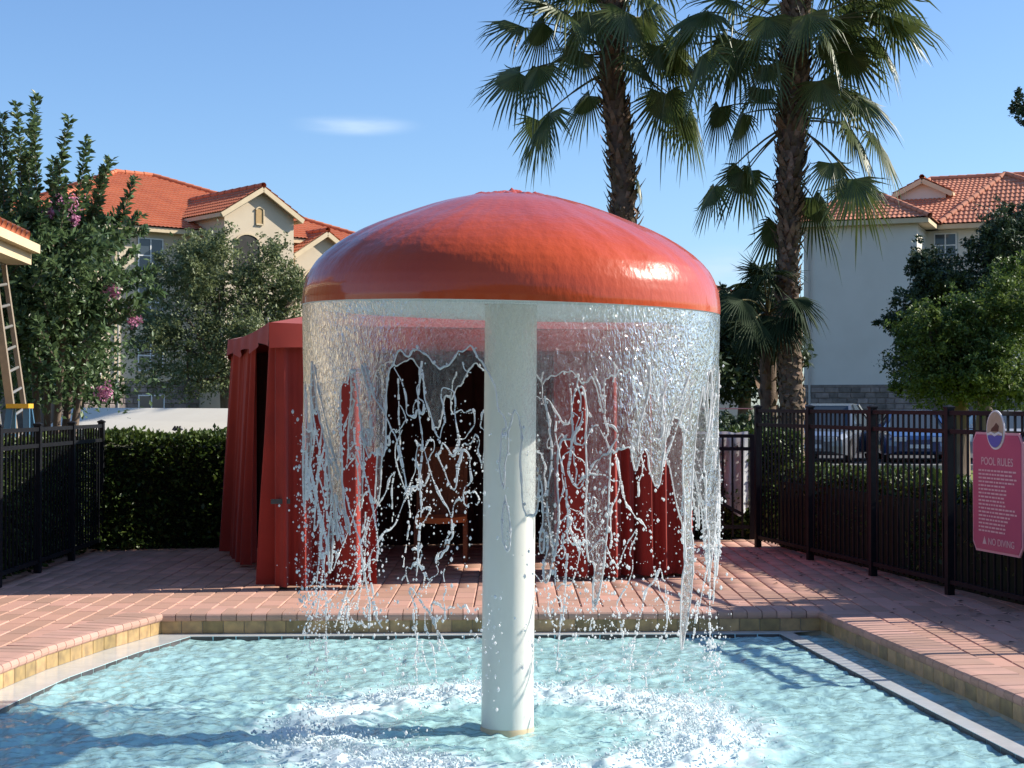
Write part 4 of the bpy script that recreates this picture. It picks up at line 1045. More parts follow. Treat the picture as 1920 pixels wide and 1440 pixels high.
tree('broad_oak', 'broad bright green tree beyond the pink sign and parked cars', gpt(1800, 31), at(1800, 700, 31),
     [px_clump(1800, 640, 31, 90, 80, 5200), px_clump(1745, 640, 30.5, 60, 60, 3000), px_clump(1870, 620, 31, 90, 90, 5200), px_clump(1840, 700, 30.5, 110, 60, 4400), px_clump(1760, 720, 30.5, 70, 50, 2600), px_clump(1880, 730, 30, 70, 50, 2600), px_clump(1930, 560, 31.5, 70, 80, 2800)],
     'green_leaf', 0.08, 53, 0.17, mult=2.2)
tree('dark_oak', 'dark green tree rising against the pale blank wall and red roof', gpt(1850, 36), at(1850, 700, 36),
     [px_clump(1760, 520, 36, 55, 55, 3000), px_clump(1880, 480, 36, 55, 80, 4200), px_clump(1820, 560, 36, 80, 80, 4600), px_clump(1715, 600, 36, 50, 55, 2400), px_clump(1680, 608, 36, 32, 12, 420), px_clump(1720, 690, 36, 60, 60, 3000), px_clump(1920, 430, 36.5, 55, 45, 2400), px_clump(1945, 500, 36, 60, 100, 2600)],
     'dark_leaf', 0.09, 54, 0.19, mult=2.2)
tree('tall_pine', 'tall dark tree with one thin leafy branch end against the blue sky', gpt(2030, 42), at(2030, 480, 42),
     [px_clump(1918, 205, 42, 26, 30, 420), px_clump(1985, 230, 42, 50, 60, 1800), px_clump(2050, 190, 42, 70, 90, 2600), px_clump(2040, 320, 42, 70, 90, 2600)], 'dark_leaf', 0.11, 55, 0.2, mult=1.6)
tree('shade_tree', 'dark leafy tree filling the gap beside the fountain and palm trunk', gpt(1395, 33), at(1400, 690, 33),
     [px_clump(1385, 610, 33, 55, 60, 2600), px_clump(1420, 680, 33, 70, 70, 2800), px_clump(1360, 700, 33, 60, 70, 2400), px_clump(1330, 640, 33, 60, 80, 2400), px_clump(1440, 560, 33.5, 40, 60, 1600)], 'dark_leaf', 0.11, 56, 0.15, mult=1.8)
tree('shade_tree', 'bushy dark tree growing behind the red cabana', gpt(1180, 31), at(1180, 720, 31),
     [px_clump(1100, 700, 31, 90, 70, 1600), px_clump(1250, 690, 31, 90, 80, 1800), px_clump(940, 700, 31, 100, 70, 1400), px_clump(760, 700, 31, 100, 70, 1400)], 'dark_leaf', 0.2, 57, 0.12)

# ------------------------------------------------------------------ palms
def frond_mesh(parent, base, hub, axis, size, rng_, material='palm_leaf', spread=114, droop=0.62, nseg=34):
    base = Vector(base); hub = Vector(hub); axis = Vector(axis).normalized()
    side = axis.cross(Vector((0, 0, 1)))
    if side.length < 0.2: side = axis.cross(Vector((rng_.normal(), rng_.normal(), 0)))
    side.normalize(); side = (Matrix.Rotation(rng_.normal(0, 0.45), 3, axis) @ side)
    up = side.cross(axis)
    mb = MB()
    md = base + (hub - base) * 0.5 + Vector((0, 0, 0.10 * (hub - base).length))
    st_ = [base * (1 - s) ** 2 + md * 2 * s * (1 - s) + hub * s * s for s in (0, .25, .5, .75, 1)]
    fr = place_frond = None
    mb.tube(st_, [0.022, 0.018, 0.015, 0.012, 0.01], 5); stalk = mb
    mb = MB(); g = Vector((0, 0, -1)); n_ = nseg
    angs = [R(-spread + 2 * spread * k / n_) for k in range(n_ + 1)]
    def pt(a, s, extra=0.0):
        Lf = size * (1.0 - 0.32 * (abs(a) / R(spread)) ** 1.5)
        d = axis * math.cos(a) + side * math.sin(a)
        cup = up * (0.18 * size * s * abs(math.sin(a)))
        return hub + d * (Lf * s) + cup * (-1) + g * (droop * size * max(0, s - 0.28) ** 2 * (1 + extra)) 
    for k in range(n_):
        a0, a1 = angs[k], angs[k + 1]; am = (a0 + a1) / 2; ex = rng_.normal(0, 0.35); ln = 1 + rng_.normal(0, 0.08)
        fold = up * (0.018 * size)
        p0 = pt(a0, 0.42); p1 = pt(a1, 0.42); pm_ = pt(am, 0.42) + fold
        h0 = hub; q0 = pt(am - (a1 - a0) * 0.22, 0.70 * ln, ex); q1 = pt(am + (a1 - a0) * 0.22, 0.70 * ln, ex); qm = pt(am, 0.70 * ln, ex) + fold * 0.6; tp = pt(am, 0.90 * ln, ex * 1.4)
        mb.add([h0, p0, pm_, p1, q0, qm, q1, tp], [(0, 1, 2), (0, 2, 3), (1, 4, 5, 2), (2, 5, 6, 3), (4, 7, 5), (5, 7, 6)])
    o_ = mb.build('frond', material, parent)
    mb = stalk; s_ = mb.build('leaf_stalk', 'palm_stalk', None); s_.parent = o_
    return o_

def palm(name, label, Y, trunk_px, widths, fronds, seed, size=0.95, extra_top=(), material='palm_leaf', boots=True, nboot=420, boot_from=0.0, group=None):
    rng_ = np.random.default_rng(seed); pts = [at(x, y, Y) for x, y in trunk_px]; base = pts[0].copy(); base.z = -0.05
    rt = root(name, label, 'palm tree', base, group=group)
    pts = [base] + pts; rad = [widths[0] * 1.12 / 2] + [w_ / 2 for w_ in widths]
    rad = [r_ * Y / F for r_ in rad]
    # dense centre line
    P_ = []; Rr_ = []
    for i in range(len(pts) - 1):
        k = max(2, int((pts[i + 1] - pts[i]).length / 0.12))
        for j in range(k): s = j / k; P_.append(pts[i].lerp(pts[i + 1], s)); Rr_.append((rad[i] * (1 - s) + rad[i + 1] * s) * (1 + 0.05 * math.sin(len(P_) * 2.1)))
    P_.append(pts[-1]); Rr_.append(rad[-1] * 0.7)
    mb = MB(); mb.tube(P_, [r_ * 0.9 for r_ in Rr_], 14); mb.build('trunk', 'palm_trunk', rt, smooth=True)
    if boots:
        mb = MB()
        for k in range(nboot):
            s = boot_from + (1 - boot_from) * k / nboot; i = min(len(P_) - 2, int(s * (len(P_) - 1))); c = P_[i].lerp(P_[i + 1], s * (len(P_) - 1) - i); r_ = Rr_[i]
            a = k * 2.399 + rng_.normal(0, 0.2); o_ = Vector((math.cos(a), math.sin(a), 0)); tdir = Vector((-o_.y, o_.x, 0)); L = rng_.uniform(0.12, 0.22) * (1.25 if s > 0.5 else 0.8)
            lift = rng_.uniform(0.25, 0.9) if s > 0.35 else rng_.uniform(0.1, 0.35)
            b0 = c + o_ * r_ * 0.82; wd = 0.055; tip = b0 + o_ * L * lift + Vector((0, 0, L * (1 if rng_.random() > 0.12 else -0.5))); th_ = o_ * 0.02
            mb.add([b0 - tdir * wd, b0 + tdir * wd, b0 + tdir * wd * 0.8 + (tip - b0) * 0.55 + th_, b0 - tdir * wd * 0.8 + (tip - b0) * 0.55 + th_, tip + tdir * 0.012, tip - tdir * 0.012, b0 + (tip - b0) * 0.3 + th_ * 2.2],
                   [(0, 1, 6), (1, 2, 6), (2, 3, 6), (3, 0, 6), (3, 2, 4, 5)])
        mb.build('leaf_bases', 'palm_boot', rt, kind='stuff')
    for fr in fronds:
        (bx_, by_), (hx, hy), (ax, ay) = fr[:3]; sz = fr[3] if len(fr) > 3 else 1.0; dy = fr[4] if len(fr) > 4 else rng_.normal(0, 0.45)
        b_ = at(bx_, by_, Y + 0.0); h_ = at(hx, hy, Y + dy); tip = at(ax, ay, Y + dy * 1.5); axis = (tip - h_)
        frond_mesh(rt, b_, h_, axis, size * sz, rng_, material)
    topc = pts[-1]
    for k in range(extra_top[0] if extra_top else 0):
        a = k * 2.399 + 0.4; el = extra_top[1] + (extra_top[2] - extra_top[1]) * rng_.random(); Lp = rng_.uniform(0.8, 1.15)
        d = Vector((math.cos(a) * math.cos(el), math.sin(a) * math.cos(el), math.sin(el))); b_ = topc - Vector((0, 0, extra_top[3] * rng_.random())); h_ = b_ + d * Lp
        ax = d * 1.0 + Vector((0, 0, -0.35)); frond_mesh(rt, b_, h_, ax, size * rng_.uniform(0.9, 1.1), rng_, material)
    return rt

f1 = [((1140, 105), (975, 135), (872, 188), 0.95), ((1140, 100), (1010, 125), (965, 235), 0.9), ((1135, 135), (1028, 212), (975, 300), 1.0), ((1130, 138), (1012, 225), (1020, 320), 0.85), ((1128, 140), (1105, 178), (1060, 240), 0.8),
      ((1140, 90), (985, 50), (905, 20), 1.0), ((1140, 90), (1020, 40), (960, 110), 0.9), ((1150, 60), (1060, 20), (1000, -10), 1.05), ((1150, 60), (1075, 60), (1050, 130), 0.95, 0.6), ((1150, 50), (1110, 20), (1095, 110), 0.95, -0.8), ((1150, 50), (1175, 20), (1190, 110), 0.95, -0.9),
      ((1150, 40), (1200, 30), (1235, 90), 0.95), ((1155, 100), (1250, 75), (1300, 120), 1.0), ((1155, 95), (1235, 85), (1270, 190), 0.9), ((1160, 110), (1265, 100), (1330, 160), 0.95), ((1165, 120), (1248, 175), (1238, 250), 0.9), ((1165, 125), (1262, 178), (1290, 290), 1.0), ((1165, 120), (1290, 215), (1310, 320), 0.95),
      ((1150, 120), (1190, 105), (1220, 170), 0.75, -0.7), ((1150, 110), (1090, 95), (1070, 150), 0.7, -0.7), ((1150, 20), (1080, -30), (1010, -60), 1.0), ((1150, 20), (1150, -50), (1150, -150), 1.0), ((1150, 20), (1230, -40), (1300, -60), 1.0), ((1150, 20), (1200, -20), (1270, 30), 1.0), ((1165, 330), (1198, 340), (1210, 390), 0.35, -0.2)]
palm('fan_palm', 'slender fan palm with ragged boots rising behind the mushroom cap', 28.0, [(1172, 560), (1170, 405), (1168, 330), (1158, 230), (1146, 130), (1150, 60), (1152, -20)], [44, 46, 52, 49, 50, 52, 46], f1, 71, 1.12, (7, 0.3, 1.2, 0.4), nboot=520, boot_from=0.30)
f2 = [((1475, 195), (1350, 200), (1335, 260), 0.75), ((1478, 205), (1395, 212), (1365, 285), 0.85), ((1470, 215), (1430, 165), (1415, 220), 0.6, -0.5), ((1465, 245), (1395, 320), (1368, 410), 0.85), ((1468, 245), (1408, 312), (1425, 400), 0.8), ((1465, 240), (1340, 350), (1305, 420), 0.8),
      ((1500, 190), (1580, 175), (1660, 240), 1.0), ((1505, 215), (1610, 180), (1690, 230), 0.9), ((1505, 220), (1595, 235), (1640, 310), 1.0), ((1508, 225), (1640, 250), (1690, 330), 0.95), ((1505, 240), (1560, 305), (1575, 370), 0.7), ((1508, 245), (1612, 342), (1640, 425), 0.95), ((1508, 245), (1600, 335), (1570, 420), 0.85),
      ((1500, 340), (1525, 370), (1555, 440), 0.95), ((1490, 350), (1455, 420), (1430, 500), 0.9), ((1498, 120), (1590, 95), (1660, 170), 1.0), ((1498, 120), (1560, 70), (1650, 110), 0.95), ((1495, 100), (1550, 60), (1600, 190), 0.95, -0.6), ((1495, 60), (1650, 15), (1755, 95), 1.15), ((1495, 60), (1600, 0), (1700, 20), 1.1), ((1495, 60), (1580, 30), (1620, 110), 1.0),
      ((1490, 60), (1515, 25), (1510, 110), 0.9, -0.9), ((1490, 60), (1440, 30), (1420, 130), 0.95, -0.6), ((1488, 90), (1390, 75), (1370, 180), 1.05), ((1488, 100), (1345, 70), (1310, 170), 1.05), ((1485, 120), (1320, 100), (1290, 210), 1.0), ((1485, 120), (1380, 110), (1345, 220), 0.95), ((1490, 60), (1330, 20), (1240, 60), 1.1), ((1490, 50), (1380, 0), (1310, -20), 1.0),
      ((1490, 40), (1460, -20), (1430, -90), 1.0), ((1490, 40), (1540, -20), (1590, -90), 1.0), ((1490, 150), (1440, 120), (1435, 200), 0.7, -0.6), ((1495, 170), (1540, 150), (1560, 230), 0.85, -0.5), ((1480, 100), (1290, 40), (1250, 130), 1.0), ((1495, 50), (1680, 30), (1770, 60), 1.0), ((1495, 50), (1660, -20), (1750, -30), 1.0), ((1495, 80), (1640, 70), (1690, 150), 0.9)]
palm('fan_palm', 'stout fan palm with boot-covered trunk standing behind the black fence', 26.5, [(1484, 760), (1480, 640), (1478, 520), (1479, 440), (1482, 340), (1486, 250), (1492, 150), (1492, 60), (1496, -20)], [50, 46, 41, 40, 48, 56, 57, 54, 44], f2, 72, 1.04, (7, 0.3, 1.2, 0.4), nboot=760, boot_from=0.16)
f3 = []
r3 = np.random.default_rng(5)
for k in range(26):
    a = r3.uniform(0, 2 * math.pi); rx = r3.uniform(35, 60); hx = 1440 + rx * math.cos(a); hy = 560 - 45 * math.sin(a)
    f3.append(((1440, 590), (hx, hy), (hx + 30 * math.cos(a), hy + 50 - 60 * max(0, math.sin(a))), 0.9, r3.normal(0, 0.8)))
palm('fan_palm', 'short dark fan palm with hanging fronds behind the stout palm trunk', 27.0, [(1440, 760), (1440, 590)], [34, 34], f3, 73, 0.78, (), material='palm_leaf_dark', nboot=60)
# narrow shrub just outside the picture that throws the band of shade over the deck
tree('columnar_shrub', 'narrow upright evergreen shrub beyond the fence past the pink sign', (6.1, 12.75, -0.03), (6.1, 12.75, 0.6),
     [((6.1, 12.75, 0.7), (0.40, 0.40, 0.6), 2600), ((6.1, 12.75, 1.5), (0.40, 0.40, 0.6), 2600), ((6.1, 12.75, 2.3), (0.32, 0.32, 0.6), 1800)], 'dark_leaf', 0.09, 58, 0.06)

# ------------------------------------------------------------------ buildings
def roof_plane(mb, e0, e1, t1, t0, pitch=0.20, amp=0.034, course=0.34):
    """ribbed tile surface over the trapezoid eave e0-e1, top t0-t1"""
    e0, e1, t0, t1 = (Vector(p) for p in (e0, e1, t0, t1))
    U = (e1 - e0); L = U.length; U.normalize(); mid = (t0 + t1) / 2 - e0
    Vd_ = (mid - U * mid.dot(U)); VT = Vd_.length; Vd_.normalize(); Nn_ = U.cross(Vd_)
    if Nn_.z < 0: Nn_ = -Nn_
    a = (t0 - e0).dot(U); b = (t1 - e0).dot(U)
    us = np.arange(0, L + pitch / 8, pitch / 4); rows = max(1, int(VT / course))
    ids = []
    for j, u in enumerate(us):
        u = min(u, L)
        vm = VT
        if a > 1e-4 and u < a: vm = VT * u / a
        if b < L - 1e-4 and u > b: vm = min(vm, VT * (L - u) / (L - b))
        hgt = amp * (0.5 + 0.5 * math.cos(j * math.pi / 2))
        col = []
        for i in range(rows + 1):
            for st_ in (0, 1):
                if (i == 0 and st_ == 0) or (i == rows and st_ == 1): continue
                v = min(vm, VT * i / rows); saw = 0.035 if st_ == 1 else 0.0
                p = e0 + U * u + Vd_ * v + Nn_ * (hgt + saw); col.append(len(mb.v)); mb.v.append(tuple(p))
        ids.append(col)
    for c0, c1 in zip(ids[:-1], ids[1:]):
        for i in range(len(c0) - 1): mb.f.append((c0[i], c1[i], c1[i + 1], c0[i + 1]))

mat('roof_tile_faded', (0.60, 0.245, 0.145), (0.50, 0.19, 0.11), scale=1.3, rough=0.8, detail=8)
def hip_roof(parent, x0, x1, y0, y1, z, rx0, rx1, ry0, ry1, zr, name='roof', tile='roof_tile'):
    mb = MB(); A, B, C, D = (x0, y0, z), (x1, y0, z), (x1, y1, z), (x0, y1, z)
    P0, P1, P2, P3_ = (rx0, ry0, zr), (rx1, ry0, zr), (rx1, ry1, zr), (rx0, ry1, zr)
    roof_plane(mb, A, B, P1, P0); roof_plane(mb, B, C, P2, P1); roof_plane(mb, C, D, P3_, P2); roof_plane(mb, D, A, P0, P3_)
    ro = mb.build(name, tile, parent, local=True)
    cap = MB()
    for p, q in ((A, P0), (B, P1), (C, P2), (D, P3_), (P0, P1 if rx1 - rx0 > ry1 - ry0 else P3_)):
        p = Vector(p); q = Vector(q); k = max(2, int((q - p).length / 0.4))
        for j in range(k): cap.tube([p.lerp(q, j / k) + Vector((0, 0, 0.06)), p.lerp(q, (j + 1.1) / k) + Vector((0, 0, 0.06))], [0.13, 0.105], 7, cap=False)
    c = cap.build('ridge_tiles', tile, None, smooth=True); c.parent = ro
    mb = MB(); ov = 0.07
    mb.box((x0 + ov, y0 + ov, z - 0.20), (x1 - ov, y1 - ov, z - 0.004)); f_ = mb.build('fascia', 'trim_cream', None); f_.parent = ro
    return ro

def gable_roof(parent, x0, x1, y0, y1, z, zr, ov=0.3, tile='roof_tile'):
    """ridge along local y"""
    xm = (x0 + x1) / 2; mb = MB(); sl = (zr - z) / (xm - x0)
    a0, a1 = x0 - ov, x1 + ov; zl = z - sl * ov; f0 = y0 - 0.35
    roof_plane(mb, (a0, y1, zl + 0.06), (a0, f0, zl + 0.06), (xm, f0, zr + 0.06), (xm, y1, zr + 0.06))
    roof_plane(mb, (a1, f0, zl + 0.06), (a1, y1, zl + 0.06), (xm, y1, zr + 0.06), (xm, f0, zr + 0.06))
    ro = mb.build('gable_roof', tile, parent, local=True)
    mb = MB()
    for xa in (a0, a1):
        mb.beam((xa, f0 + 0.05, zl - 0.07), (xm, f0 + 0.05, zr - 0.07), 0.10, 0.2)
        mb.beam((xa, f0 + 0.1, zl - 0.05), (xa, y1, zl - 0.05), 0.10, 0.16)
    r_ = mb.build('rake_trim', 'trim_cream', None); r_.parent = ro
    cap = MB(); k = 10
    for j in range(k): cap.tube([(xm, f0 + (y1 - f0) * j / k, zr + 0.10), (xm, f0 + (y1 - f0) * (j + 1.1) / k, zr + 0.10)], [0.13, 0.105], 7, cap=False)
    c = cap.build('ridge_tiles', tile, None, smooth=True); c.parent = ro

def window(parent, x0, x1, z0, z1, y, arch=False, lights=2, glass='window_glass'):
    mb = MB()
    wdw = root_child('window', parent)
    if arch:
        n_ = 14; pts = [(x0, z0), (x1, z0)] + [((x0 + x1) / 2 + (x1 - x0) / 2 * math.cos(math.pi * k / n_), z1 - (x1 - x0) * 0.32 + (x1 - x0) * 0.32 * math.sin(math.pi * k / n_)) for k in range(n_ + 1)]
    else: pts = [(x0, z0), (x1, z0), (x1, z1), (x0, z1)]
    return pts, wdw
def root_child(n_, p): return None

def window_part(parent, x0, x1, z0, z1, y, arch=False, lights=2, rows=2, glass='window_glass', trim='window_frame', sill=True, axis='x', depth=0.05):
    """a window set on a wall at local y, facing -y (axis x) ; frame bars as its own sub-part"""
    if arch:
        n_ = 14; h_ = (x1 - x0) * 0.34
        pts = [(x0, z0), (x1, z0)] + [((x0 + x1) / 2 + (x1 - x0) / 2 * math.cos(math.pi * k / n_), z1 - h_ + h_ * math.sin(math.pi * k / n_)) for k in range(n_ + 1)]
    else: pts = [(x0, z0), (x1, z0), (x1, z1), (x0, z1)]
    n_ = len(pts); vs = [(a, y - depth, b) for a, b in pts] + [(a, y - 0.003, b) for a, b in pts]
    fs = [tuple(reversed(range(n_)))] + [(i, (i + 1) % n_, n_ + (i + 1) % n_, n_ + i) for i in range(n_)]
    wd = link_mesh('window', vs, fs, glass, parent, local=True)
    mb = MB(); t_ = 0.05; yf0, yf1 = y - depth - 0.03, y - depth + 0.012
    if not arch:
        for xx in [x0 + (x1 - x0) * k / lights for k in range(lights + 1)]: mb.box((xx - t_ / 2, yf0, z0), (xx + t_ / 2, yf1, z1))
        for zz in [z0 + (z1 - z0) * k / rows for k in range(rows + 1)]: mb.box((x0 - t_ / 2, yf0 + 0.004, zz - t_ / 2), (x1 + t_ / 2, yf1 - 0.004, zz + t_ / 2))
    else:
        for i in range(1, n_): 
            a, b = pts[i - 1], pts[i]; mb.beam((a[0], (yf0 + yf1) / 2, a[1]), (b[0], (yf0 + yf1) / 2, b[1]), 0.05, 0.06)
    fo_ = mb.build('window_frame', trim, None); fo_.parent = wd
    if sill:
        mb = MB(); mb.box((x0 - 0.06, y - 0.12, z0 - 0.10), (x1 + 0.06, y - 0.002, z0 - 0.03)); s_ = mb.build('sill', 'trim_cream', None); s_.parent = wd
    return wd

# left building
LB = root('apartment_building', 'tan apartment building with red tile roof and a tower gable behind the trees', 'building', (-12.08, 66.0, -0.03), R(40))
TW, TD = 3.4, 2.18
mb = MB(); mb.box((-6.2, TD, 2.55), (9.0, 16.0, 8.85)); mb.build('wall', 'stucco_cream', LB, local=True)
mb = MB(); mb.box((-14.5, 4.6, 2.55), (-6.2, 15.5, 8.85)); mb.build('wall', 'stucco_cream', LB, local=True)
mb = MB(); mb.box((-6.25, TD - 0.06, 0), (9.05, 16.05, 2.55)); mb.box((-14.6, 4.54, 0), (-6.25, 15.6, 2.55)); mb.build('stone_base', 'stone', LB, local=True)
mb = MB(); mb.box((-6.27, TD - 0.10, 2.55), (9.07, TD, 2.66)); mb.build('belt_course', 'trim_cream', LB, local=True)
mb = MB(); zt, zp = 9.75, 10.80
mb.add([(0, 0, 0), (TW, 0, 0), (TW, 0, zt), (TW / 2, 0, zp), (0, 0, zt), (0, 5.5, 0), (TW, 5.5, 0), (TW, 5.5, zt), (TW / 2, 5.5, zp), (0, 5.5, zt)], [(0, 1, 2, 3, 4), (9, 8, 7, 6, 5), (1, 6, 7, 2), (5, 0, 4, 9)]); mb.build('tower_wall', 'stucco_cream', LB, local=True)
gable_roof(LB, 0, TW, 0, 6.0, zt, zp)
mb = MB(); zt2, zp2 = 8.32, 9.28; B0, B1, BY = 4.23, 7.25, 1.2
mb.add([(B0, BY, 0), (B1, BY, 0), (B1, BY, zt2), ((B0 + B1) / 2, BY, zp2), (B0, BY, zt2), (B0, 6.0, 0), (B1, 6.0, 0), (B1, 6.0, zt2), ((B0 + B1) / 2, 6.0, zp2), (B0, 6.0, zt2)], [(0, 1, 2, 3, 4), (9, 8, 7, 6, 5), (1, 6, 7, 2), (5, 0, 4, 9)]); mb.build('bay_wall', 'stucco_cream', LB, local=True)
gable_roof(LB, B0, B1, BY, 6.5, zt2, zp2)
hip_roof(LB, -8.2, 9.6, 1.62, 16.6, 9.0, -0.34, 1.55, 9.5, 9.5, 12.35)
hip_roof(LB, -16.6, -5.2, 4.1, 16.2, 9.0, -11.4, -9.0, 9.8, 9.8, 12.0)
for z0, z1 in ((7.1, 8.55), (5.15, 6.6), (3.0, 4.25)):
    window_part(LB, -2.86, -1.75, z0, z1, TD)
window_part(LB, -2.86, -1.7, 1.2, 1.95, TD - 0.06, rows=1)
window_part(LB, -5.3, -4.55, 2.75, 4.4, TD, glass='dark_opening'); window_part(LB, -5.3, -4.4, 5.2, 6.6, TD); window_part(LB, -5.3, -4.4, 7.1, 8.5, TD)
window_part(LB, 0.5, 1.68, 6.9, 8.8, 0.0, arch=True, glass='dark_opening', trim='trim_cream'); window_part(LB, 2.1, 2.9, 4.2, 5.8, 0.0)
window_part(LB, 0.5, 1.68, 4.2, 6.0, 0.0, arch=True, glass='dark_opening', trim='trim_cream')
window_part(LB, 1.50, 1.86, 9.25, 9.98, 0.0, arch=True, glass='vent', trim='trim_cream', sill=False)
window_part(LB, 4.6, 6.8, 6.3, 7.75, BY, arch=True, glass='dark_opening', trim='trim_cream')
mb = MB(); mb.box((-0.03, 0.6, 7.4), (-0.003, 1.5, 8.5)); mb.build('side_opening', 'dark_opening', LB, local=True)
mb = MB(); mb.tube([(-3.8, TD - 0.12, 0), (-3.8, TD - 0.12, 8.8)], 0.05, 8); mb.build('downpipe', 'gutter_pipe', LB, local=True)
# right building
RB = root('apartment_building', 'pale apartment building with blank wall, stone base and red hipped roofs', 'building', (16.75, 65.0, -0.03), R(-22))
mb = MB(); mb.box((-4.7, 0, 2.3), (0, 12, 9.05)); mb.build('wall', 'stucco_pale', RB, local=True)
mb = MB(); mb.box((0.0, 3.0, 2.3), (12, 14, 9.05)); mb.build('wall', 'stucco_pale', RB, local=True)
mb = MB(); mb.box((-4.76, -0.06, 0), (0.06, 12.1, 2.3)); mb.box((0.06, 2.94, 0), (12.1, 14.1, 2.3)); mb.build('stone_base', 'stone', RB, local=True)
mb = MB(); mb.box((-4.78, -0.09, 2.3), (0.08, -0.001, 2.4)); mb.build('belt_course', 'stone', RB, local=True)
hip_roof(RB, -5.3, 0.6, -0.55, 12.6, 9.25, -2.4, -2.3, 2.4, 9.5, 10.8, tile='roof_tile_faded')
hip_roof(RB, -3.0, 13.0, 2.4, 14.6, 9.25, -0.5, 9.0, 8.5, 8.6, 12.0, tile='roof_tile_faded')
hip_roof(RB, 0.62, 8.6, 2.38, 12.0, 9.26, 3.0, 3.1, 6.0, 9.5, 11.7, tile='roof_tile_faded')
gable_roof(RB, -1.5, 0.5, 5.8, 9.0, 11.15, 11.65, tile='roof_tile_faded')
mb = MB(); mb.add([(-1.5, 5.8, 10.6), (0.5, 5.8, 10.6), (0.5, 5.8, 11.15), (-0.5, 5.8, 11.62), (-1.5, 5.8, 11.15)], [(0, 1, 2, 3, 4)]); mb.build('gable_wall', 'stucco_pale', RB, local=True)
def stones(parent, base, x0, x1, y, z0, z1, seed):
    rg_ = random.Random(seed); kinds = [chamfer_box(w_, h_, 0.05, 0.025, 'stone', 'stone')[0] for w_, h_ in ((0.42, 0.21), (0.58, 0.21), (0.34, 0.21), (0.5, 0.21))]; wid = (0.42, 0.58, 0.34, 0.5)
    z = z0 + 0.12
    while z < z1 - 0.05:
        x = x0 + rg_.uniform(-0.2, 0.1)
        while x < x1 - 0.3:
            k = rg_.randrange(4); o_ = place('stone', kinds[k], base, (x + wid[k] / 2, y - rg_.uniform(0.03, 0.05), z), local=True); o_.rotation_euler = (R(90), 0, 0); x += wid[k] + 0.02
        z += 0.23
rb_base = [o_ for o_ in RB.children if o_.name.startswith('stone_base')][0]; lb_base = [o_ for o_ in LB.children if o_.name.startswith('stone_base')][0]
stones(RB, rb_base, -4.7, 0.0, -0.06, 0.9, 2.3, 4); stones(LB, lb_base, -6.2, 0.0, TD - 0.06, 0.9, 2.55, 5)
window_part(RB, 0.35, 1.25, 7.9, 8.9, 3.0); window_part(RB, 2.4, 3.4, 7.7, 8.85, 3.0); window_part(RB, 0.35, 1.25, 5.0, 6.3, 3.0)
mb = MB(); mb.tube([(-4.45, -0.12, 0), (-4.45, -0.12, 9.0)], 0.05, 8); mb.build('downpipe', 'gutter_pipe', RB, local=True)
# unseen building added behind the camera to cut light from the front
CH = root('added_light_blocker', 'unseen two storey tan building added behind the camera to cut front light', 'building', (0, -13.0, -0.03))
mb = MB(); mb.box((-24, -25, 0), (20, -13, 7.2)); mb.build('wall', 'stucco_cream', CH)
mb = MB(); roof_plane(mb, (20.8, -12.2, 7.25), (-24.8, -12.2, 7.25), (-20, -19, 10), (16, -19, 10)); roof_plane(mb, (-24.8, -25.8, 7.25), (20.8, -25.8, 7.25), (16, -19, 10), (-20, -19, 10)); mb.build('roof', 'roof_tile', CH)
for k in range(9):
    for z0, z1 in ((0.9, 2.6), (4.2, 5.8)):
        x = -21 + k * 4.8; mb = MB(); mb.box((x, -13.003, z0), (x + 1.5, -12.95, z1)); mb.build('window', 'window_glass', CH)
# small far house seen past the rim of the cap
FH = root('far_house', 'small far house whose red roof corner shows past the mushroom cap', 'building', (9.0, 92.0, -0.03), R(-12))
mb = MB(); mb.box((-4, 0, 0), (4.2, 9, 7.6)); mb.build('wall', 'stucco_pale', FH, local=True)
hip_roof(FH, -4.6, 4.8, -0.6, 9.6, 7.7, -0.2, 0.3, 4.2, 4.8, 9.4)
window_part(FH, 2.0, 3.0, 5.2, 6.6, 0.0); window_part(FH, -2.5, -1.5, 5.2, 6.6, 0.0)

# pool house on the left: only a roof corner shows
PH = root('pool_house', 'pool house corner with orange tile eave and cream fascia above the ladders', 'building', (-6.6, 17.6, -0.03), 0)
ex0, ex1 = -5.57, -5.24     # eave edge, far and near
mb = MB(); mb.box((-12.6, 9.5, 0), (-6.35, 17.2, 3.3)); mb.build('wall', 'stucco_cream', PH)
mb = MB(); roof_plane(mb, (ex1, 15.0, 3.36), (ex0, 18.0, 3.36), (-9.4, 15.0, 4.9), (-9.4, 13.5, 4.9)); roof_plane(mb, (ex1 + 0.5, 8.8, 3.36), (ex1, 15.0, 3.36), (-9.4, 13.4, 4.9), (-9.4, 11.0, 4.9))
roof_plane(mb, (ex0, 18.0, 3.36), (-13.0, 18.0, 3.36), (-9.5, 14.0, 4.9), (-9.4, 14.0, 4.9)); mb.build('roof', 'roof_tile', PH)
mb = MB(); mb.add([(ex1 + 0.5, 8.8, 3.15), (ex0 + 0.05, 18.05, 3.15), (ex0 + 0.05, 18.05, 3.34), (ex1 + 0.5, 8.8, 3.34), (-13, 18.05, 3.15), (-13, 18.05, 3.34)], [(0, 1, 2, 3), (1, 4, 5, 2)]); mb.build('fascia', 'trim_cream', PH)
mb = MB(); mb.add([(ex1 + 0.48, 8.8, 3.16), (ex0 + 0.03, 18.0, 3.16), (-13, 18.0, 3.16), (-13, 8.8, 3.16)], [(3, 2, 1, 0)]); mb.build('soffit', 'stucco_cream', PH)
mb = MB(); mb.beam((ex1 + 0.52, 8.8, 3.33), (ex0 + 0.10, 18.05, 3.33), 0.10, 0.10); mb.build('gutter', 'trim_cream', PH)
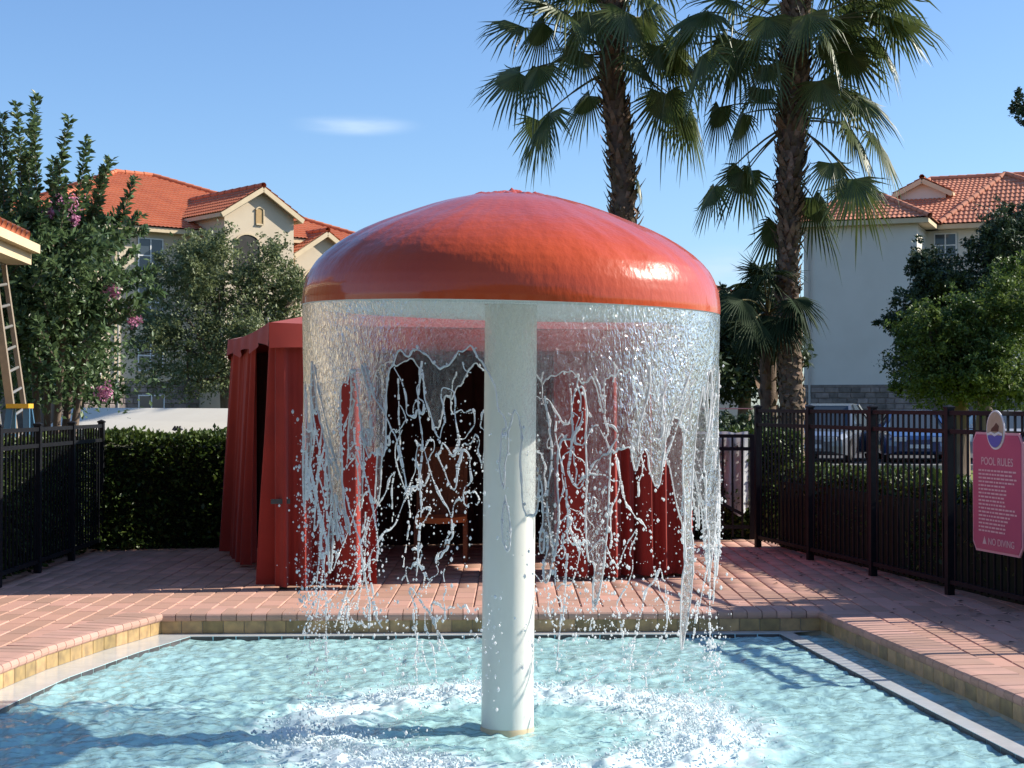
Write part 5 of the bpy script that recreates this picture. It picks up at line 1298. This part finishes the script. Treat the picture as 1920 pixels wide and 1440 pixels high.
mb = MB(); E0 = Vector((ex1 + 0.46, 8.8, 3.44)); E1 = Vector((ex0 + 0.04, 18.0, 3.44)); k_ = int((E1 - E0).length / 0.22)
for j in range(k_):     # rounded ends of the eave tiles
    p = E0.lerp(E1, (j + 0.5) / k_); mb.tube([p, p + Vector((-0.55, 0, 0.22)), p + Vector((-1.1, 0, 0.44))], [0.085, 0.085, 0.085], 8)
mb.build('eave_tiles', 'roof_tile', PH, smooth=True, kind='stuff')

# ------------------------------------------------------------------ white canopy behind the hedge
cn = root('white_canopy', 'low white fabric canopy with sloping top behind the clipped hedge', 'canopy', (-5.2, 21.5, -0.03))
e0 = Vector((-7.1, 24.0, 1.20)); e1 = Vector((-2.9, 18.9, 1.11)); r0 = Vector((-7.15, 25.6, 1.495)); r1 = Vector((-2.4, 20.8, 1.49)); b0 = Vector((-7.6, 27.2, 1.2)); b1 = Vector((-2.2, 22.6, 1.15))
mb = MB(); K = 24
for u in range(K + 1):
    s = u / K
    for a, b, sg_ in ((e0, e1, 0), (None, None, 0.5), (r0, r1, 0), (b0, b1, 0)):
        if a is None: p = (e0.lerp(e1, s) + r0.lerp(r1, s)) / 2 - Vector((0, 0, 0.012))
        else: p = a.lerp(b, s)
        mb.v.append(tuple(p))
for u in range(K):
    for j in range(3): a = u * 4 + j; mb.f.append((a, a + 4, a + 5, a + 1))
mb.build('canopy_top', 'canopy_cloth', cn)
mb = MB(); mb.add([e0, e1, e1 - Vector((0, 0, 0.13)), e0 - Vector((0, 0, 0.11)), r0, b0, b0 - Vector((0, 0, .1))], [(3, 2, 1, 0), (0, 4, 5, 6, 3)]); mb.build('valance', 'canopy_edge', cn)
for p in (e0, e1, b0, b1):
    q = p * 1.0; q.z = -0.03; mb = MB(); mb.tube([q, p - Vector((0, 0, 0.02))], 0.03, 8); mb.build('support_post', 'aluminium', cn)
pp = at(333, 803, 20.8); mb = MB()
for dx in (-0.05, 0.0, 0.05): mb.tube([pp + Vector((dx, 0, -0.03)), pp + Vector((dx * 0.6, 0, 0.03))], [0.03, 0.012], 6)
mb.build('lashing', 'dark_metal', cn, smooth=True)

# ------------------------------------------------------------------ ladders on the left
YL = 17.7
ld = root('extension_ladder', 'tall weathered wooden ladder leaning to the pool house eave', 'ladder', at(55, 1040, YL))
La, Lb = at(50, 985, YL - 0.25), at(-22, 455, YL - 0.25); Ra, Rb = at(74, 960, YL + 0.35), at(0, 455, YL + 0.35)
mb = MB(); mb.beam(La, Lb, 0.085, 0.05, up=Vector((0, 1, 0))); mb.build('rail', 'ladder_wood', ld)
mb = MB(); mb.beam(Ra, Rb, 0.05, 0.05, up=Vector((0, 1, 0))); mb.build('rail', 'ladder_wood', ld)
for k in range(1, 13):
    mb = MB(); mb.tube([La.lerp(Lb, k / 13), Ra.lerp(Rb, k / 13)], 0.017, 8); mb.build('rung', 'aluminium', ld)
sl_ = root('step_ladder', 'blue step ladder with a yellow top cap behind the fence', 'ladder', at(40, 1040, 17.2))
YS = 17.2; tz = at(0, 757, YS).z
xl, xr = at(20, 0, YS).x, at(57, 0, YS).x
mb = MB(); mb.box((xl - 0.02, YS - 0.10, tz - 0.05), (xr + 0.01, YS + 0.08, tz)); mb.build('top_cap', 'ladder_yellow', sl_)
for xx, dx in ((xl + 0.015, -0.10), (xr - 0.02, 0.12)):
    mb = MB(); mb.beam((xx, YS - 0.07, tz - 0.05), (xx + dx, YS - 0.42, -0.03), 0.07, 0.03, up=Vector((0, 1, 0))); mb.build('front_rail', 'ladder_blue', sl_)
    mb = MB(); mb.beam((xx, YS + 0.05, tz - 0.05), (xx + dx, YS + 0.42, -0.03), 0.05, 0.03, up=Vector((0, 1, 0))); mb.build('rear_rail', 'ladder_blue', sl_)
for k in range(1, 6):
    s = k / 6; mb = MB(); mb.box((xl + 0.04 - 0.10 * s, YS - 0.09 - 0.35 * s - 0.03, tz - 0.05 - (tz) * s - 0.012), (xr - 0.045 + 0.12 * s, YS - 0.09 - 0.35 * s + 0.05, tz - 0.05 - tz * s + 0.012)); mb.build('step', 'aluminium', sl_)
al = root('folding_ladder', 'pale aluminium ladder end leaning beside the blue step ladder', 'ladder', at(15, 1040, 16.9))
A0, A1 = at(26, 1000, 16.9), at(-10, 735, 16.9); B0, B1 = at(-6, 1000, 17.0), at(-32, 735, 17.0)
for p, q in ((A0, A1), (B0, B1)):
    mb = MB(); mb.beam(p, q, 0.05, 0.03, up=Vector((0, 1, 0))); mb.build('rail', 'aluminium', al)
for k in range(1, 9):
    mb = MB(); mb.tube([A0.lerp(A1, k / 9), B0.lerp(B1, k / 9)], 0.015, 8); mb.build('rung', 'aluminium', al)

# ------------------------------------------------------------------ parked cars beyond the fence
def car(label, paint, loc, rotz, hgt=1.46, length=4.5, width=1.78, group='cars parked beyond the lawn'):
    rt = root('parked_car', label, 'car', loc, rotz, group)
    L, W_, Hh = length / 2, width / 2, hgt
    # stations front (-x) to back: (x, half width, z bottom, z belt)
    stn = [(-L, 0.62 * W_, .32, .62), (-L + .12, 0.9 * W_, .24, .72), (-L + .55, W_, .2, .82), (-L + 1.3, W_, .2, .90), (0, W_, .2, .93), (L - 1.2, W_, .2, .95), (L - .35, 0.98 * W_, .22, .95), (L - .06, 0.88 * W_, .28, .88), (L, 0.7 * W_, .36, .78)]
    mb = MB(); n_ = 10
    for x, wv, zb, zt_ in stn:
        for u, v in ((-1, 0), (-1.0, .45), (-.97, .8), (-.86, 1), (-.4, 1.03), (.4, 1.03), (.86, 1), (.97, .8), (1.0, .45), (1, 0)): mb.v.append((x, u * wv, zb + (zt_ - zb) * v))
    for i in range(len(stn) - 1):
        for j in range(n_): a = i * n_ + j; b = i * n_ + (j + 1) % n_; mb.f.append((a, b, b + n_, a + n_))
    mb.f.append(tuple(range(n_))); mb.f.append(tuple(reversed(range((len(stn) - 1) * n_, len(stn) * n_))))
    body = mb.build('body', paint, rt, local=True, smooth=False)
    cs = [(-L + 1.15, .90, .80), (-L + 1.95, Hh - .06, .66), (-L + 2.5, Hh, .66), (L - 1.45, Hh - .02, .66), (L - .55, .96, .78)]
    mb = MB()
    for x, z, wk in cs: mb.v += [(x, -W_ * wk, z), (x, W_ * wk, z)]
    for x, z, wk in cs: mb.v += [(x, -W_ * .93, .90), (x, W_ * .93, .90)]
    gl = MB(); gl.v = list(mb.v); k5 = 10
    for i in range(4): gl.f += [(2 * i, 2 * i + 2, k5 + 2 * i + 2, k5 + 2 * i), (2 * i + 1, k5 + 2 * i + 1, k5 + 2 * i + 3, 2 * i + 3)]
    gl.f += [(0, 1, 3, 2), (6, 7, 9, 8)]
    gl.build('windows', 'window_glass', rt, local=True)
    rf = MB(); rf.v = [(x, s_ * W_ * wk * 1.01, z + .012) for x, z, wk in cs[1:4] for s_ in (-1, 1)] + [(x, s_ * W_ * wk * 1.01, z - .04) for x, z, wk in cs[1:4] for s_ in (-1, 1)]
    rf.f = [(0, 1, 3, 2), (2, 3, 5, 4), (0, 2, 8, 6), (2, 4, 10, 8), (1, 7, 9, 3), (3, 9, 11, 5), (0, 6, 7, 1), (4, 5, 11, 10)]
    rf.build('car_roof', paint, rt, local=True)
    pl = MB()
    for s_ in (-1, 1):
        for (xa, za), (xb, zb) in (((cs[0][0], .90), (cs[1][0], cs[1][1])), ((.1, .93), (.05, Hh - .02)), ((cs[4][0], .96), (cs[3][0], cs[3][1]))):
            pl.beam((xa, s_ * W_ * .90, za), (xb, s_ * W_ * .675, zb), .07, .05)
    pl.build('pillars', paint, rt, local=True)
    for x in (-L + .85, L - .85):
        for s_ in (-1, 1):
            wv = MB()
            for j in range(2):
                for k in range(20): a = 2 * math.pi * k / 20; wv.v.append((x + .32 * math.cos(a), s_ * (W_ - .17 + .19 * j), .32 + .32 * math.sin(a)))
            for k in range(20): wv.f.append((k, (k + 1) % 20, 20 + (k + 1) % 20, 20 + k))
            wv.f += [tuple(range(20)), tuple(reversed(range(20, 40)))]
            wh = wv.build('wheel', 'tyre', rt, local=True)
            rm = MB()
            for k in range(20): a = 2 * math.pi * k / 20; rm.v.append((x + .2 * math.cos(a), s_ * (W_ + .024), .32 + .2 * math.sin(a)))
            rm.f = [tuple(range(20))]; r_ = rm.build('rim', 'rim', None); r_.parent = wh
    for s_ in (-1, 1):
        mb = MB(); mb.box((-L - .01, s_ * .55 * W_ - .16, .58), (-L + .1, s_ * .55 * W_ + .16, .70)); mb.build('headlight', 'headlight', rt, local=True)
        mb = MB(); mb.box((L - .12, s_ * .6 * W_ - .14, .68), (L + .012, s_ * .6 * W_ + .14, .82)); mb.build('taillight', 'taillight', rt, local=True)
        mb = MB(); mb.box((-L + 1.35, s_ * (W_ + .09) - .09, .92), (-L + 1.5, s_ * (W_ + .09) + .09, 1.03)); mb.build('mirror', paint, rt, local=True)
    mb = MB(); mb.box((-L - .015, -.28, .40), (-L + .05, .28, .50)); mb.build('number_plate', 'headlight', rt, local=True)
    return rt
car('silver car with bright roof glint parked in front of the stone base', 'car_silver', (8.9, 44.0, -0.02), R(66), hgt=1.58)
car('blue car parked nose-on seen through the fence next to the white car', 'car_blue', (11.2, 44.0, -0.02), R(80), hgt=1.40)
car('white car parked beyond the blue one seen through the fence', 'car_white', (13.7, 44.0, -0.02), R(88), hgt=1.38)
tree('low_bush', 'low dark bush behind the gate and the hanging pale cloth', gpt(1385, 23), at(1385, 850, 23),
     [px_clump(1360, 840, 23, 45, 55, 1600), px_clump(1410, 830, 23, 45, 55, 1600), px_clump(1320, 830, 23.3, 45, 60, 1200), px_clump(1450, 850, 23.4, 40, 45, 1200)], 'dark_leaf', 0.075, 59, 0.05, mult=1.5)

# ------------------------------------------------------------------ fallen leaves on the shaded paving
rl = np.random.default_rng(77); n_ = 130
tpar = rl.uniform(0.3, 7.0, n_); offp = np.abs(rl.normal(0, 0.45, n_)) + 0.05
P_ = np.array([tuple(fence_pt(a, b, 0.012)) for a, b in zip(tpar, offp)])
v_, f_ = leaf_quads(P_, 0.05, rl, up=3.0, aspect=0.6, dirs=np.stack([rl.normal(0, 1, n_), rl.normal(0, 1, n_), np.full(n_, 0.12)], -1))
v_[:, 2] = np.clip(v_[:, 2], 0.006, 0.03)
lf = link_mesh('fallen_leaves', v_, f_, 'litter', kind='stuff'); tag(lf, 'dry brown leaves scattered on the paving along the fence', 'leaves')
